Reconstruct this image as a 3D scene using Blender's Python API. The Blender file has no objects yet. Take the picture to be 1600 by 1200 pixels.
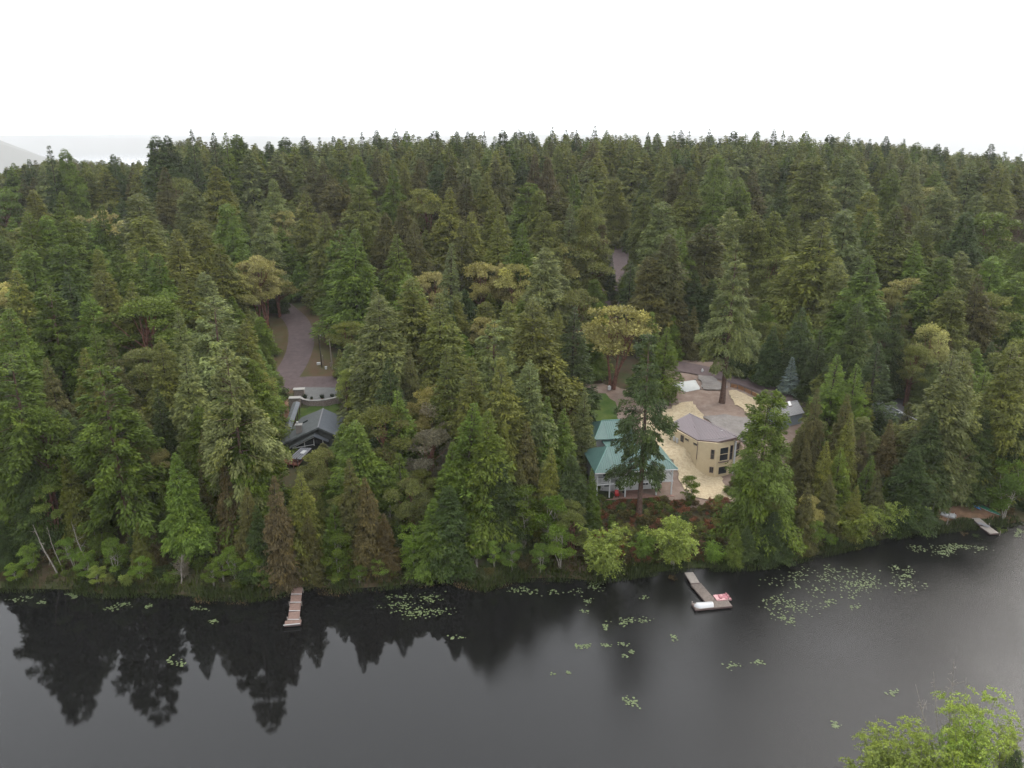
# Lakeside forest seen from the air: lake, docks, four houses, mixed conifer and madrone wood, hazy bay beyond.
import bpy, bmesh, math, random, colorsys
import numpy as np
from mathutils import Vector, Matrix

sc = bpy.context.scene
COL = sc.collection

# ------------------------------------------------------------------ camera
CAM_H = 70.0
FPX = 1200.0                      # focal length in pixels of the 1600 px wide photograph
PITCH = math.radians(18.2)
cam_data = bpy.data.cameras.new('camera')
cam_data.sensor_width = 36.0
cam_data.lens = 36.0 * FPX / 1600.0
cam_data.clip_start = 0.5
cam_data.clip_end = 40000.0
cam = bpy.data.objects.new('camera', cam_data)
cam.location = (0, 0, CAM_H)
cam.rotation_euler = (math.radians(90) - PITCH, 0, 0)
COL.objects.link(cam)
sc.camera = cam

# ------------------------------------------------------------------ sky and sun (bright overcast)
SUN_EL, SUN_AZ = math.radians(42), math.radians(56)
world = bpy.data.worlds.new('World')
sc.world = world
world.use_nodes = True
wn = world.node_tree
wn.nodes.clear()
w_out = wn.nodes.new('ShaderNodeOutputWorld')
w_bg = wn.nodes.new('ShaderNodeBackground')
w_sky = wn.nodes.new('ShaderNodeTexSky')
w_sky.sky_type = 'NISHITA'
w_sky.sun_disc = False
w_sky.sun_elevation = SUN_EL
w_sky.sun_rotation = SUN_AZ
w_sky.air_density = 1.0
w_sky.dust_density = 8.0
w_sky.ozone_density = 1.0
w_mix = wn.nodes.new('ShaderNodeMix')
w_mix.data_type = 'RGBA'
w_mix.inputs[0].default_value = 0.66           # an even cloud layer over the clear sky
w_mix.inputs[7].default_value = (22.2, 22.7, 23.4, 1)
wn.links.new(w_sky.outputs[0], w_mix.inputs[6])
wn.links.new(w_mix.outputs[2], w_bg.inputs[0])
w_bg.inputs[1].default_value = 0.15
wn.links.new(w_bg.outputs[0], w_out.inputs[0])

sun_data = bpy.data.lights.new('sun', 'SUN')
sun_data.energy = 1.5
sun_data.angle = math.radians(14)
sun_data.color = (1.0, 0.97, 0.92)
sun = bpy.data.objects.new('sun', sun_data)
sun.rotation_euler = (math.radians(90) - SUN_EL, 0, math.pi - SUN_AZ)
COL.objects.link(sun)

sc.view_settings.view_transform = 'Standard'
sc.view_settings.look = 'None'
sc.view_settings.exposure = 0.04
sc.view_settings.gamma = 1.0
sc.view_settings.use_curve_mapping = False
sc.render.engine = 'CYCLES'
cy = sc.cycles
cy.max_bounces = 4
cy.diffuse_bounces = 2
cy.glossy_bounces = 1
cy.transmission_bounces = 2
cy.transparent_max_bounces = 4
cy.volume_bounces = 0
cy.use_denoising = True
cy.use_adaptive_sampling = True
cy.adaptive_threshold = 0.03
cy.caustics_reflective = False
cy.caustics_refractive = False

# ------------------------------------------------------------------ layout helpers: rays of the survey camera, terrain height
def ray(u, v):
    a = (u - 800) / FPX
    b = -(v - 600) / FPX
    return np.array([a, math.cos(PITCH) + b * math.sin(PITCH), -math.sin(PITCH) + b * math.cos(PITCH)])
def atz(u, v, z):
    d = ray(u, v)
    return np.array([0, 0, CAM_H]) + d * ((z - CAM_H) / d[2])
def aty(u, v, y):
    d = ray(u, v)
    return np.array([0, 0, CAM_H]) + d * (y / d[1])
def proj(x, y, z):
    z = z - CAM_H
    c = y * math.cos(PITCH) - z * math.sin(PITCH)
    b = y * math.sin(PITCH) + z * math.cos(PITCH)
    return 800 + FPX * x / c, 600 - FPX * b / c

SHORE = [(-60, 905), (0, 920), (120, 922), (165, 930), (240, 927), (300, 932), (400, 935), (440, 930), (470, 915), (530, 922),
         (620, 915), (700, 905), (760, 920), (800, 905), (870, 903), (930, 908), (1000, 897), (1075, 888), (1150, 888),
         (1210, 883), (1300, 862), (1400, 838), (1450, 832), (1500, 825), (1560, 820), (1600, 815), (1660, 808)]
SP = np.array([atz(u, v, 0)[:2] for u, v in SHORE])
def shore(x):
    return np.interp(x, SP[:, 0], SP[:, 1])
PS = np.array([-60, -8, -2, 0, 2, 6, 14, 23, 36, 52, 77, 122, 175, 233, 327, 385, 525, 820, 1170, 1750, 2500])
PZ = np.array([-4, -3, -.9, 0, .55, 1.5, 4.4, 6.3, 7.7, 9.3, 12.3, 18, 24.5, 29.8, 36.2, 36.5, 26, -6, -45, -190, -290])
PADS = [(-40, 143, 9, 16, 7.2), (-47, 171, 6, 10, 11.0), (24, 137, 7, 11, 5.1), (20, 150, 5, 9, 7.6),
        (33.5, 148, 3, 10, 8.4), (42.5, 135.5, 5.0, 12, 4.0), (63, 162, 5, 9, 8.6), (84, 158, 6, 10, 7.6)]
def smooth(k):
    k = np.clip(k, 0, 1)
    return k * k * (3 - 2 * k)
def near_shore(x):
    return 62 + 5.5 * smooth((np.asarray(x, float) - 22) / 14)
def terr(x, y):
    x = np.asarray(x, float)
    y = np.asarray(y, float)
    s = y - shore(x)
    z = np.interp(s, PS, PZ)
    ang = x / np.maximum(y, 60)
    low = smooth((-ang - .42) / .25)
    lowr = np.clip((ang - .42) / .25, 0, 1)
    far = np.clip((s - 150) / 180, 0, 1)
    back = np.clip((1200 - s) / 600, 0, 1)
    z = z - far * back * (low * 17 + lowr * 13)
    z = z + np.clip(s / 60, 0, 1) * (.7 * np.sin(x * .045 + y * .03) + .5 * np.sin(x * .021 - y * .055 + 1.3))
    for cx, cyy, r0, r1, pz in PADS:
        d = np.hypot(x - cx, y - cyy)
        k = smooth((r1 - d) / (r1 - r0))
        z = z * (1 - k) + pz * k
    # the camera's own bank
    n = near_shore(x) - y
    z = np.where(y < 88, np.maximum(z, np.clip(n * .22, -4, 9)), z)
    # far land around the bay, kilometres away
    far_l = 300 * smooth((y - 6900) / 700) * smooth((-x / np.maximum(y, 1) - .575) / .075) * smooth((9300 - y) / 700)
    far_m = (235 + 16 * np.sin(x * .0006 + .4) + 8 * np.sin(x * .0021)) * smooth((y - 13300 - x * .05) / 700)
    z = np.where(y > 3000, np.maximum(z, -292 + (far_l + 22) * (far_l > .5) + 0 * x), z)
    z = np.where(y > 12000, np.maximum(z, -292 + (far_m + 42) * (far_m > .5)), z)
    return z
def tz(x, y):
    return float(terr(x, y))
def ground(u, v, y0=90.0, y1=900.0):
    ys = np.arange(y0, y1, .25)
    d = ray(u, v)
    t = ys / d[1]
    xs = d[0] * t
    zs = CAM_H + d[2] * t
    i = int(np.argmax(zs - terr(xs, ys) < 0))
    return np.array([xs[i], ys[i], terr(xs[i], ys[i])])

# ------------------------------------------------------------------ materials
def mat(name, rgb, rough=.8, spec=.3, noise=0.0, scale=3.0, rgb2=None, bump=0.0, metal=0.0, detail=4.0):
    m = bpy.data.materials.new(name)
    m.use_nodes = True
    nt = m.node_tree
    b = nt.nodes['Principled BSDF']
    b.inputs['Roughness'].default_value = rough
    b.inputs['Specular IOR Level'].default_value = spec
    b.inputs['Metallic'].default_value = metal
    b.inputs['Base Color'].default_value = (*rgb, 1)
    if noise or bump or rgb2:
        tc = nt.nodes.new('ShaderNodeNewGeometry')
        nz = nt.nodes.new('ShaderNodeTexNoise')
        nz.inputs['Scale'].default_value = scale
        nz.inputs['Detail'].default_value = detail
        nz.inputs['Roughness'].default_value = .65
        nt.links.new(tc.outputs['Position'], nz.inputs['Vector'])
        if noise or rgb2:
            rp = nt.nodes.new('ShaderNodeValToRGB')
            rp.color_ramp.elements[0].position = .32
            rp.color_ramp.elements[1].position = .68
            a = rgb
            c = rgb2 or tuple(min(1, q * (1 + noise)) for q in rgb)
            if not rgb2:
                a = tuple(q * (1 - noise) for q in rgb)
            rp.color_ramp.elements[0].color = (*a, 1)
            rp.color_ramp.elements[1].color = (*c, 1)
            nt.links.new(nz.outputs[0], rp.inputs[0])
            nt.links.new(rp.outputs[0], b.inputs['Base Color'])
        if bump:
            bp = nt.nodes.new('ShaderNodeBump')
            bp.inputs['Strength'].default_value = bump
            bp.inputs['Distance'].default_value = .05
            nt.links.new(nz.outputs[0], bp.inputs['Height'])
            nt.links.new(bp.outputs[0], b.inputs['Normal'])
    return m

def ground_mat(name, cols, scales, bump=.4, rough=.95):
    """three colours blended by two noises, with relief"""
    m = bpy.data.materials.new(name)
    m.use_nodes = True
    nt = m.node_tree
    b = nt.nodes['Principled BSDF']
    b.inputs['Roughness'].default_value = rough
    b.inputs['Specular IOR Level'].default_value = .15
    geo = nt.nodes.new('ShaderNodeNewGeometry')
    prev = None
    for i, s in enumerate(scales):
        nz = nt.nodes.new('ShaderNodeTexNoise')
        nz.inputs['Scale'].default_value = s
        nz.inputs['Detail'].default_value = 5
        nz.inputs['Roughness'].default_value = .7
        nt.links.new(geo.outputs['Position'], nz.inputs['Vector'])
        rp = nt.nodes.new('ShaderNodeValToRGB')
        rp.color_ramp.elements[0].position = .40
        rp.color_ramp.elements[1].position = .62
        nt.links.new(nz.outputs[0], rp.inputs[0])
        mx = nt.nodes.new('ShaderNodeMix')
        mx.data_type = 'RGBA'
        nt.links.new(rp.outputs[0], mx.inputs[0])
        if prev is None:
            mx.inputs[6].default_value = (*cols[0], 1)
        else:
            nt.links.new(prev, mx.inputs[6])
        mx.inputs[7].default_value = (*cols[i + 1], 1)
        prev = mx.outputs[2]
        last = nz
    nt.links.new(prev, b.inputs['Base Color'])
    bp = nt.nodes.new('ShaderNodeBump')
    bp.inputs['Strength'].default_value = bump
    bp.inputs['Distance'].default_value = .12
    nt.links.new(last.outputs[0], bp.inputs['Height'])
    nt.links.new(bp.outputs[0], b.inputs['Normal'])
    return m

def leaf_mat(name, hue2=(1.35, 1.1, .7), transl=.22, rough=.55, rust=None):
    """foliage: own tint per tree, each leaf a little lighter or darker, some sprays of fresher or older colour"""
    m = bpy.data.materials.new(name)
    m.use_nodes = True
    nt = m.node_tree
    N, L = nt.nodes, nt.links
    b = N['Principled BSDF']
    out = N['Material Output']
    ti = N.new('ShaderNodeAttribute')
    ti.attribute_type = 'INSTANCER'
    ti.attribute_name = 'tint'
    va = N.new('ShaderNodeAttribute')
    va.attribute_name = 'vary'
    h2 = N.new('ShaderNodeAttribute')
    h2.attribute_name = 'spray'
    mr = N.new('ShaderNodeMapRange')
    mr.inputs[3].default_value = .5
    mr.inputs[4].default_value = 1.5
    L.new(va.outputs['Fac'], mr.inputs[0])
    v1 = N.new('ShaderNodeVectorMath')
    v1.operation = 'SCALE'
    L.new(ti.outputs['Color'], v1.inputs[0])
    L.new(mr.outputs[0], v1.inputs['Scale'])
    v2 = N.new('ShaderNodeVectorMath')
    v2.operation = 'MULTIPLY'
    L.new(v1.outputs[0], v2.inputs[0])
    v2.inputs[1].default_value = hue2
    rp = N.new('ShaderNodeMapRange')
    rp.inputs[1].default_value = .45
    rp.inputs[2].default_value = .95
    L.new(h2.outputs['Fac'], rp.inputs[0])
    mx = N.new('ShaderNodeMix')
    mx.data_type = 'RGBA'
    L.new(rp.outputs[0], mx.inputs[0])
    L.new(v1.outputs[0], mx.inputs[6])
    L.new(v2.outputs[0], mx.inputs[7])
    col = mx.outputs[2]
    if rust:
        r2 = N.new('ShaderNodeMapRange')
        r2.inputs[1].default_value = .17
        r2.inputs[2].default_value = .05
        L.new(h2.outputs['Fac'], r2.inputs[0])
        m2 = N.new('ShaderNodeMix')
        m2.data_type = 'RGBA'
        L.new(r2.outputs[0], m2.inputs[0])
        L.new(col, m2.inputs[6])
        m2.inputs[7].default_value = (*rust, 1)
        col = m2.outputs[2]
    L.new(col, b.inputs['Base Color'])
    b.inputs['Roughness'].default_value = rough
    b.inputs['Specular IOR Level'].default_value = .06
    tr = N.new('ShaderNodeBsdfTranslucent')
    L.new(col, tr.inputs[0])
    ms = N.new('ShaderNodeMixShader')
    ms.inputs[0].default_value = transl
    L.new(b.outputs[0], ms.inputs[1])
    L.new(tr.outputs[0], ms.inputs[2])
    L.new(ms.outputs[0], out.inputs[0])
    return m

M = {}
M['needles'] = leaf_mat('needles', (1.3, 1.22, .85), .18)
M['madrone_leaf'] = leaf_mat('madrone_leaf', (1.15, 1.14, .9), .2, .45, rust=(.10, .072, .038))
M['green_leaf'] = leaf_mat('green_leaf', (1.15, 1.1, .8), .32)
M['shrub_leaf'] = leaf_mat('shrub_leaf', (1.3, 1.0, .7), .25)
M['bark'] = mat('bark', (.045, .036, .030), .95, .1, .45, 2.5, bump=.5)
M['bark_red'] = mat('bark_red', (.11, .052, .036), .8, .2, .5, 1.6, bump=.3)
M['bark_fir'] = mat('bark_fir', (.085, .055, .043), .95, .1, .4, 3.5, bump=.6)
M['bark_grey'] = mat('bark_grey', (.23, .21, .18), .9, .15, .35, 3.0, bump=.4)
M['dead_wood'] = mat('dead_wood', (.19, .17, .145), .9, .15, .35, 3.0, bump=.4)

# ------------------------------------------------------------------ mesh helpers
def link(o, parent=None):
    COL.objects.link(o)
    if parent is not None:
        o.parent = parent
    return o
def np_mesh(name, verts, faces, material=None, attrs=None, smooth_shade=False):
    """mesh from arrays; faces is (n,3) or (n,4)"""
    me = bpy.data.meshes.new(name)
    verts = np.asarray(verts, np.float32)
    faces = np.asarray(faces, np.int32)
    n, k = faces.shape
    me.vertices.add(len(verts))
    me.vertices.foreach_set('co', verts.ravel())
    me.loops.add(n * k)
    me.loops.foreach_set('vertex_index', faces.ravel())
    me.polygons.add(n)
    me.polygons.foreach_set('loop_start', np.arange(0, n * k, k, dtype=np.int32))
    me.update(calc_edges=True)
    for an, av in (attrs or {}).items():
        a = me.attributes.new(an, 'FLOAT', 'POINT')
        a.data.foreach_set('value', np.asarray(av, np.float32))
    if material:
        me.materials.append(material)
    if smooth_shade:
        me.polygons.foreach_set('use_smooth', np.ones(n, bool))
    return me

class MB:
    """collects boxes, tubes, prisms and slabs; build() links them as one mesh object"""
    def __init__(self):
        self.v, self.f = [], []
    def add(self, vs, fs):
        o = len(self.v)
        self.v += [tuple(float(c) for c in p) for p in vs]
        self.f += [tuple(i + o for i in f) for f in fs]
        return self
    def box(self, c, s, rz=0.0, ry=0.0, rx=0.0):
        x, y, z = s[0] / 2, s[1] / 2, s[2] / 2
        R = Matrix.Rotation(rz, 3, 'Z') @ Matrix.Rotation(ry, 3, 'Y') @ Matrix.Rotation(rx, 3, 'X')
        vs = [Vector(c) + R @ Vector((a * x, b * y, d * z)) for d in (-1, 1) for a, b in ((-1, -1), (1, -1), (1, 1), (-1, 1))]
        return self.add(vs, [(3, 2, 1, 0), (4, 5, 6, 7), (0, 1, 5, 4), (1, 2, 6, 5), (2, 3, 7, 6), (3, 0, 4, 7)])
    def bar(self, a, b, w, h=None):
        a, b = Vector(a), Vector(b)
        h = h or w
        d = (b - a)
        n = d.normalized()
        s = n.cross(Vector((0, 0, 1)))
        s = s.normalized() if s.length > 1e-4 else Vector((1, 0, 0))
        t = s.cross(n)
        vs = [p + s * i * w / 2 + t * j * h / 2 for p in (a, b) for i, j in ((-1, -1), (1, -1), (1, 1), (-1, 1))]
        return self.add(vs, [(3, 2, 1, 0), (4, 5, 6, 7), (0, 1, 5, 4), (1, 2, 6, 5), (2, 3, 7, 6), (3, 0, 4, 7)])
    def tube(self, pts, rad, n=7, cap=True):
        vs, fs = tube_arrays(pts, rad, n)
        self.add(vs, [tuple(f) for f in fs])
        if cap:
            k = len(self.v)
            self.f.append(tuple(range(k - n, k)))
            self.f.append(tuple(reversed(range(k - len(vs), k - len(vs) + n))))
        return self
    def prism(self, poly, z0, z1):
        """walls and caps over a plan polygon; z0, z1 numbers or lists per corner"""
        n = len(poly)
        a = z0 if hasattr(z0, '__len__') else [z0] * n
        b = z1 if hasattr(z1, '__len__') else [z1] * n
        vs = [(p[0], p[1], a[i]) for i, p in enumerate(poly)] + [(p[0], p[1], b[i]) for i, p in enumerate(poly)]
        fs = [(i, (i + 1) % n, n + (i + 1) % n, n + i) for i in range(n)]
        return self.add(vs, fs + [tuple(range(n, 2 * n)), tuple(reversed(range(n)))])
    def slab(self, pts, t):
        """a sheet through pts thickened downwards by t"""
        n = len(pts)
        vs = [tuple(p) for p in pts] + [(p[0], p[1], p[2] - t) for p in pts]
        fs = [tuple(range(n)), tuple(reversed(range(n, 2 * n)))] + [(i, n + i, n + (i + 1) % n, (i + 1) % n) for i in range(n)]
        return self.add(vs, fs)
    def build(self, name, material, parent=None, smooth_shade=False):
        me = bpy.data.meshes.new(name)
        me.from_pydata(self.v, [], self.f)
        bm = bmesh.new()
        bm.from_mesh(me)
        bmesh.ops.recalc_face_normals(bm, faces=bm.faces)
        bm.to_mesh(me)
        bm.free()
        me.materials.append(material)
        if smooth_shade:
            me.polygons.foreach_set('use_smooth', np.ones(len(me.polygons), bool))
        return link(bpy.data.objects.new(name, me), parent)

def tube_arrays(pts, rad, n=7):
    pts = np.asarray(pts, float)
    m = len(pts)
    rad = np.broadcast_to(np.asarray(rad, float), (m,))
    d = np.gradient(pts, axis=0)
    d /= np.linalg.norm(d, axis=1)[:, None] + 1e-9
    ref = np.where(np.abs(d[:, 2:3]) > .9, np.array([[1., 0, 0]]), np.array([[0, 0, 1.]]))
    s = np.cross(d, ref)
    s /= np.linalg.norm(s, axis=1)[:, None] + 1e-9
    t = np.cross(s, d)
    a = np.arange(n) * 2 * math.pi / n
    vs = pts[:, None] + rad[:, None, None] * (s[:, None] * np.cos(a)[None, :, None] + t[:, None] * np.sin(a)[None, :, None])
    i = np.arange(m - 1)[:, None] * n
    j = np.arange(n)[None]
    k = (j + 1) % n
    fs = np.stack([i + j, i + k, i + n + k, i + n + j], -1).reshape(-1, 4)
    return vs.reshape(-1, 3), fs

def empty(name, loc, rz=0.0):
    o = bpy.data.objects.new(name, None)
    o.location = [float(c) for c in loc]
    o.rotation_euler = (0, 0, rz)
    o.empty_display_size = .5
    return link(o)
def tag(o, label=None, cat=None, group=None, kind=None):
    for k, v in (('label', label), ('category', cat), ('group', group), ('kind', kind)):
        if v:
            o[k] = v
    return o

# ------------------------------------------------------------------ ground, lake, bay
def axis(lo, a, b, hi, step, grow=1.22):
    core = list(np.arange(a, b + .01, step))
    out, s, x = [], step, b
    while x < hi:
        s *= grow
        x += s
        out.append(min(x, hi))
    pre, s, x = [], step, a
    while x > lo:
        s *= grow
        x -= s
        pre.append(max(x, lo))
    return np.array(pre[::-1] + core + out)
gx = axis(-19000, -150, 150, 19000, 1.5, 1.1)
gy = axis(-3000, 49.5, 259.5, 19500, 1.5, 1.07)
GX, GY = np.meshgrid(gx, gy)
GZ = terr(GX, GY)
ni, nj = len(gy), len(gx)
idx = np.arange(ni * nj).reshape(ni, nj)
gf = np.stack([idx[:-1, :-1], idx[:-1, 1:], idx[1:, 1:], idx[1:, :-1]], -1).reshape(-1, 4)
M['forest_floor'] = ground_mat('forest_floor', [(.045, .034, .020), (.070, .045, .027), (.034, .046, .016)], [.35, .11], .6)
g = link(bpy.data.objects.new('ground', np_mesh('ground', np.stack([GX, GY, GZ], -1).reshape(-1, 3), gf, M['forest_floor'], smooth_shade=True)))
tag(g, 'brown forest floor rising from the lake to the wooded ridge', kind='structure')

def water_mat():
    m = bpy.data.materials.new('lake_water')
    m.use_nodes = True
    nt = m.node_tree
    N, L = nt.nodes, nt.links
    b = N['Principled BSDF']
    b.inputs['Base Color'].default_value = (.0055, .0055, .0052, 1)
    b.inputs['Roughness'].default_value = .015
    b.inputs['IOR'].default_value = 1.36
    b.inputs['Specular IOR Level'].default_value = .5
    geo = N.new('ShaderNodeNewGeometry')
    # wind: calm under the wooded bank, ruffled further out and towards the right-hand end of the lake
    sep = N.new('ShaderNodeSeparateXYZ')
    L.new(geo.outputs['Position'], sep.inputs[0])
    big = N.new('ShaderNodeTexNoise')
    big.inputs['Scale'].default_value = .045
    big.inputs['Detail'].default_value = 3
    L.new(geo.outputs['Position'], big.inputs['Vector'])
    mx = N.new('ShaderNodeMapRange')
    mx.inputs[1].default_value = -8
    mx.inputs[2].default_value = 40
    L.new(sep.outputs[0], mx.inputs[0])
    mb = N.new('ShaderNodeMapRange')
    mb.inputs[1].default_value = .35
    mb.inputs[2].default_value = .65
    mb.inputs[3].default_value = .45
    L.new(big.outputs[0], mb.inputs[0])
    mul = N.new('ShaderNodeMath')
    mul.operation = 'MULTIPLY'
    L.new(mx.outputs[0], mul.inputs[0])
    L.new(mb.outputs[0], mul.inputs[1])
    amp = N.new('ShaderNodeMapRange')
    amp.inputs[3].default_value = .015
    amp.inputs[4].default_value = 1.0
    L.new(mul.outputs[0], amp.inputs[0])
    mapn = N.new('ShaderNodeMapping')
    mapn.inputs['Rotation'].default_value = (0, 0, .5)
    mapn.inputs['Scale'].default_value = (1, 1.9, 1)
    L.new(geo.outputs['Position'], mapn.inputs[0])
    rip = N.new('ShaderNodeTexNoise')
    rip.inputs['Scale'].default_value = 4.2
    rip.inputs['Detail'].default_value = 3
    rip.inputs['Roughness'].default_value = .6
    L.new(mapn.outputs[0], rip.inputs['Vector'])
    bp = N.new('ShaderNodeBump')
    bp.inputs['Distance'].default_value = .06
    L.new(amp.outputs[0], bp.inputs['Strength'])
    L.new(rip.outputs[0], bp.inputs['Height'])
    L.new(bp.outputs[0], b.inputs['Normal'])
    return m
M['lake_water'] = water_mat()
lw = MB()
lw.add([(-700, 25, 0), (700, 25, 0), (700, 260, 0), (-700, 260, 0)], [(0, 1, 2, 3)])
tag(lw.build('lake_water', M['lake_water']), 'dark still lake water reflecting the trees', kind='structure')
M['bay_water'] = mat('bay_water', (.05, .06, .07), .10, .5)
bw = MB()
bw.add([(-19000, 1300, -255), (19000, 1300, -255), (19000, 19300, -255), (-19000, 19300, -255)], [(0, 1, 2, 3)])
tag(bw.build('bay_water', M['bay_water']), 'pale bay beyond the wooded ridge', kind='structure')

# ------------------------------------------------------------------ roads and ground patches
def strip(name, pts, width, dz, material, label, step=1.5):
    """a ribbon along world points, laid on the terrain"""
    pts = np.array([p[:2] for p in pts], float)
    seg = np.r_[0, np.cumsum(np.hypot(*np.diff(pts, axis=0).T))]
    s = np.arange(0, seg[-1], step)
    # smooth the centre line
    cx = np.interp(s, seg, pts[:, 0])
    cyv = np.interp(s, seg, pts[:, 1])
    k = 5
    for _ in range(2):
        cx = np.convolve(np.pad(cx, k // 2, 'edge'), np.ones(k) / k, 'valid')
        cyv = np.convolve(np.pad(cyv, k // 2, 'edge'), np.ones(k) / k, 'valid')
    dx, dy = np.gradient(cx), np.gradient(cyv)
    ln = np.hypot(dx, dy)
    nx, ny = -dy / ln, dx / ln
    cols = 9
    o = np.linspace(-.5, .5, cols)
    rr = np.random.default_rng(len(name))
    wob = 1 + .05 * np.convolve(rr.normal(size=len(s) + 6), np.ones(7) / 7, 'valid')
    X = cx[:, None] + nx[:, None] * o[None] * width * wob[:, None]
    Y = cyv[:, None] + ny[:, None] * o[None] * width * wob[:, None]
    Z = terr(X, Y) + dz
    ii = np.arange(len(s) * cols).reshape(len(s), cols)
    f = np.stack([ii[:-1, :-1], ii[:-1, 1:], ii[1:, 1:], ii[1:, :-1]], -1).reshape(-1, 4)
    ob = link(bpy.data.objects.new(name, np_mesh(name, np.stack([X, Y, Z], -1).reshape(-1, 3), f, material, smooth_shade=True)))
    return tag(ob, label, kind='structure')
def patch(name, px, dz, material, label, world_pts=None, step=.75, rag=.22):
    """a polygon laid on the terrain, cut into terrain-sized cells"""
    w0 = [ground(u, v)[:2] for u, v in px] if world_pts is None else world_pts
    rj = random.Random(name + str(len(px)))
    w = []
    for i, a in enumerate(w0):          # ragged outline
        b = w0[(i + 1) % len(w0)]
        n = max(1, int(math.hypot(b[0] - a[0], b[1] - a[1]) / .9))
        for k in range(n):
            w.append((a[0] + (b[0] - a[0]) * k / n + rj.gauss(0, rag), a[1] + (b[1] - a[1]) * k / n + rj.gauss(0, rag)))
    bm = bmesh.new()
    bm.faces.new([bm.verts.new((p[0], p[1], 0)) for p in w])
    xs = [p[0] for p in w]
    ys = [p[1] for p in w]
    for ax, lo, hi in ((0, min(xs), max(xs)), (1, min(ys), max(ys))):
        q = math.ceil(lo / step) * step
        while q < hi:
            co = (q, 0, 0) if ax == 0 else (0, q, 0)
            no = (1, 0, 0) if ax == 0 else (0, 1, 0)
            bmesh.ops.bisect_plane(bm, geom=bm.verts[:] + bm.edges[:] + bm.faces[:], plane_co=co, plane_no=no, dist=1e-5)
            q += step
    for v in bm.verts:
        v.co.z = tz(v.co.x, v.co.y) + dz
    for f in bm.faces:
        if f.normal.z < 0:
            f.normal_flip()
        f.smooth = True
    me = bpy.data.meshes.new(name)
    bm.to_mesh(me)
    bm.free()
    me.materials.append(material)
    return tag(link(bpy.data.objects.new(name, me)), label, kind='structure')

M['asphalt'] = mat('asphalt', (.082, .061, .059), .92, .2, .18, .8, bump=.2, detail=8)
M['asphalt_grey'] = mat('asphalt_grey', (.12, .115, .115), .92, .2, .15, .8, bump=.2, detail=8)
M['verge'] = ground_mat('verge', [(.058, .052, .022), (.055, .055, .018), (.075, .048, .028)], [.5, .25], .5)
M['dirt'] = ground_mat('dirt', [(.17, .125, .10), (.21, .165, .135), (.14, .10, .08)], [.6, .25], .5)
M['gravel'] = ground_mat('gravel', [(.165, .15, .137), (.20, .185, .17), (.135, .122, .112)], [2.5, .5], .7)
M['straw'] = ground_mat('straw', [(.335, .268, .168), (.25, .195, .125), (.40, .335, .225)], [.45, 1.9], .9)
M['lawn'] = ground_mat('lawn', [(.052, .080, .016), (.075, .095, .024), (.030, .060, .012)], [.22, .16], .5)
M['concrete'] = mat('concrete', (.10, .10, .096), .9, .2, .12, 1.2, bump=.15)
M['duff'] = ground_mat('duff', [(.16, .085, .055), (.22, .135, .085), (.11, .07, .04)], [.8, .3], .6)

G = ground
patch('verge', [(420, 480), (500, 483), (520, 500), (515, 540), (530, 575), (560, 592), (560, 612), (470, 614), (380, 622), (380, 590), (425, 560)], .06, M['verge'], 'dry grass and duff verge along the curving road')
strip('road', [G(418, 462), G(448, 487), G(463, 500), G(471, 518), G(471, 540), G(464, 562), G(452, 582), G(436, 602), G(420, 618)], 6.9, .13, M['asphalt'], 'curving asphalt road coming down between the trees')
strip('road', [G(360, 612), G(430, 602), G(470, 598), G(520, 598), G(600, 601), G(660, 604)], 5.2, .17, M['asphalt'], 'side road crossing above the stone wall')
patch('clearing', [(880, 604), (940, 600), (985, 610), (1030, 560), (1050, 562), (1130, 568), (1270, 645), (1290, 690), (1200, 780), (1150, 800), (1060, 792), (1000, 770), (950, 700), (885, 660)], .10, M['dirt'], 'bare dirt clearing round the new house')
patch('straw_mulch', [(1040, 641), (1056, 632), (1082, 629), (1090, 640), (1098, 650), (1106, 668), (1125, 700), (1130, 750), (1142, 782), (1110, 784), (1078, 776), (1066, 762), (1060, 742), (1040, 712), (1010, 690), (1000, 662), (1005, 640)], .24, M['straw'], 'yellow straw spread between the white and yellow houses')
patch('straw_mulch', [(1137, 612), (1150, 611), (1186, 627), (1210, 634), (1200, 648), (1172, 650), (1150, 634)], .24, M['straw'], 'yellow straw below the timber edging')
patch('gravel_pad', [(1100, 653), (1130, 650), (1172, 655), (1190, 662), (1190, 690), (1150, 690), (1112, 664)], .34, M['gravel'], 'grey gravel pad behind the yellow house')
patch('lawn', [(880, 620), (912, 611), (945, 618), (962, 632), (966, 660), (940, 672), (885, 664)], .26, M['lawn'], 'mown lawn behind the white house')
strip('road', [G(1330, 690), G(1290, 662), G(1250, 640), G(1190, 606), G(1130, 588), G(1080, 577), G(1040, 572), G(1005, 556), G(985, 535), G(984, 505), G(968, 482), G(950, 466), G(954, 440), G(966, 415), G(973, 395), G(974, 380)], 6.4, .34, M['asphalt'], 'asphalt lane winding up from the clearing into the wood')
patch('gravel_pad', [(1090, 588), (1112, 590), (1135, 606), (1128, 612), (1098, 610)], .40, M['gravel'], 'grey gravel beside the white tarpaulin')
strip('road', [G(1395, 655), G(1415, 632), G(1432, 610), G(1448, 596), G(1475, 585)], 5.0, .10, M['asphalt_grey'], 'short drive leading to the dark roofed house')
patch('duff', [(426, 628), (452, 622), (450, 660), (440, 690), (424, 690)], .06, M['duff'], 'red brown bark mulch left of the covered walkway')
patch('lawn', [(464, 640), (500, 636), (530, 632), (530, 650), (500, 655), (470, 672), (460, 668)], .10, M['lawn'], 'small lawn under the curved stone wall')
patch('concrete_pad', [(468, 606), (530, 607), (560, 610), (560, 625), (522, 626), (492, 629), (470, 622)], .24, M['concrete'], 'grey concrete pad above the curved stone wall', rag=.0)
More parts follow.
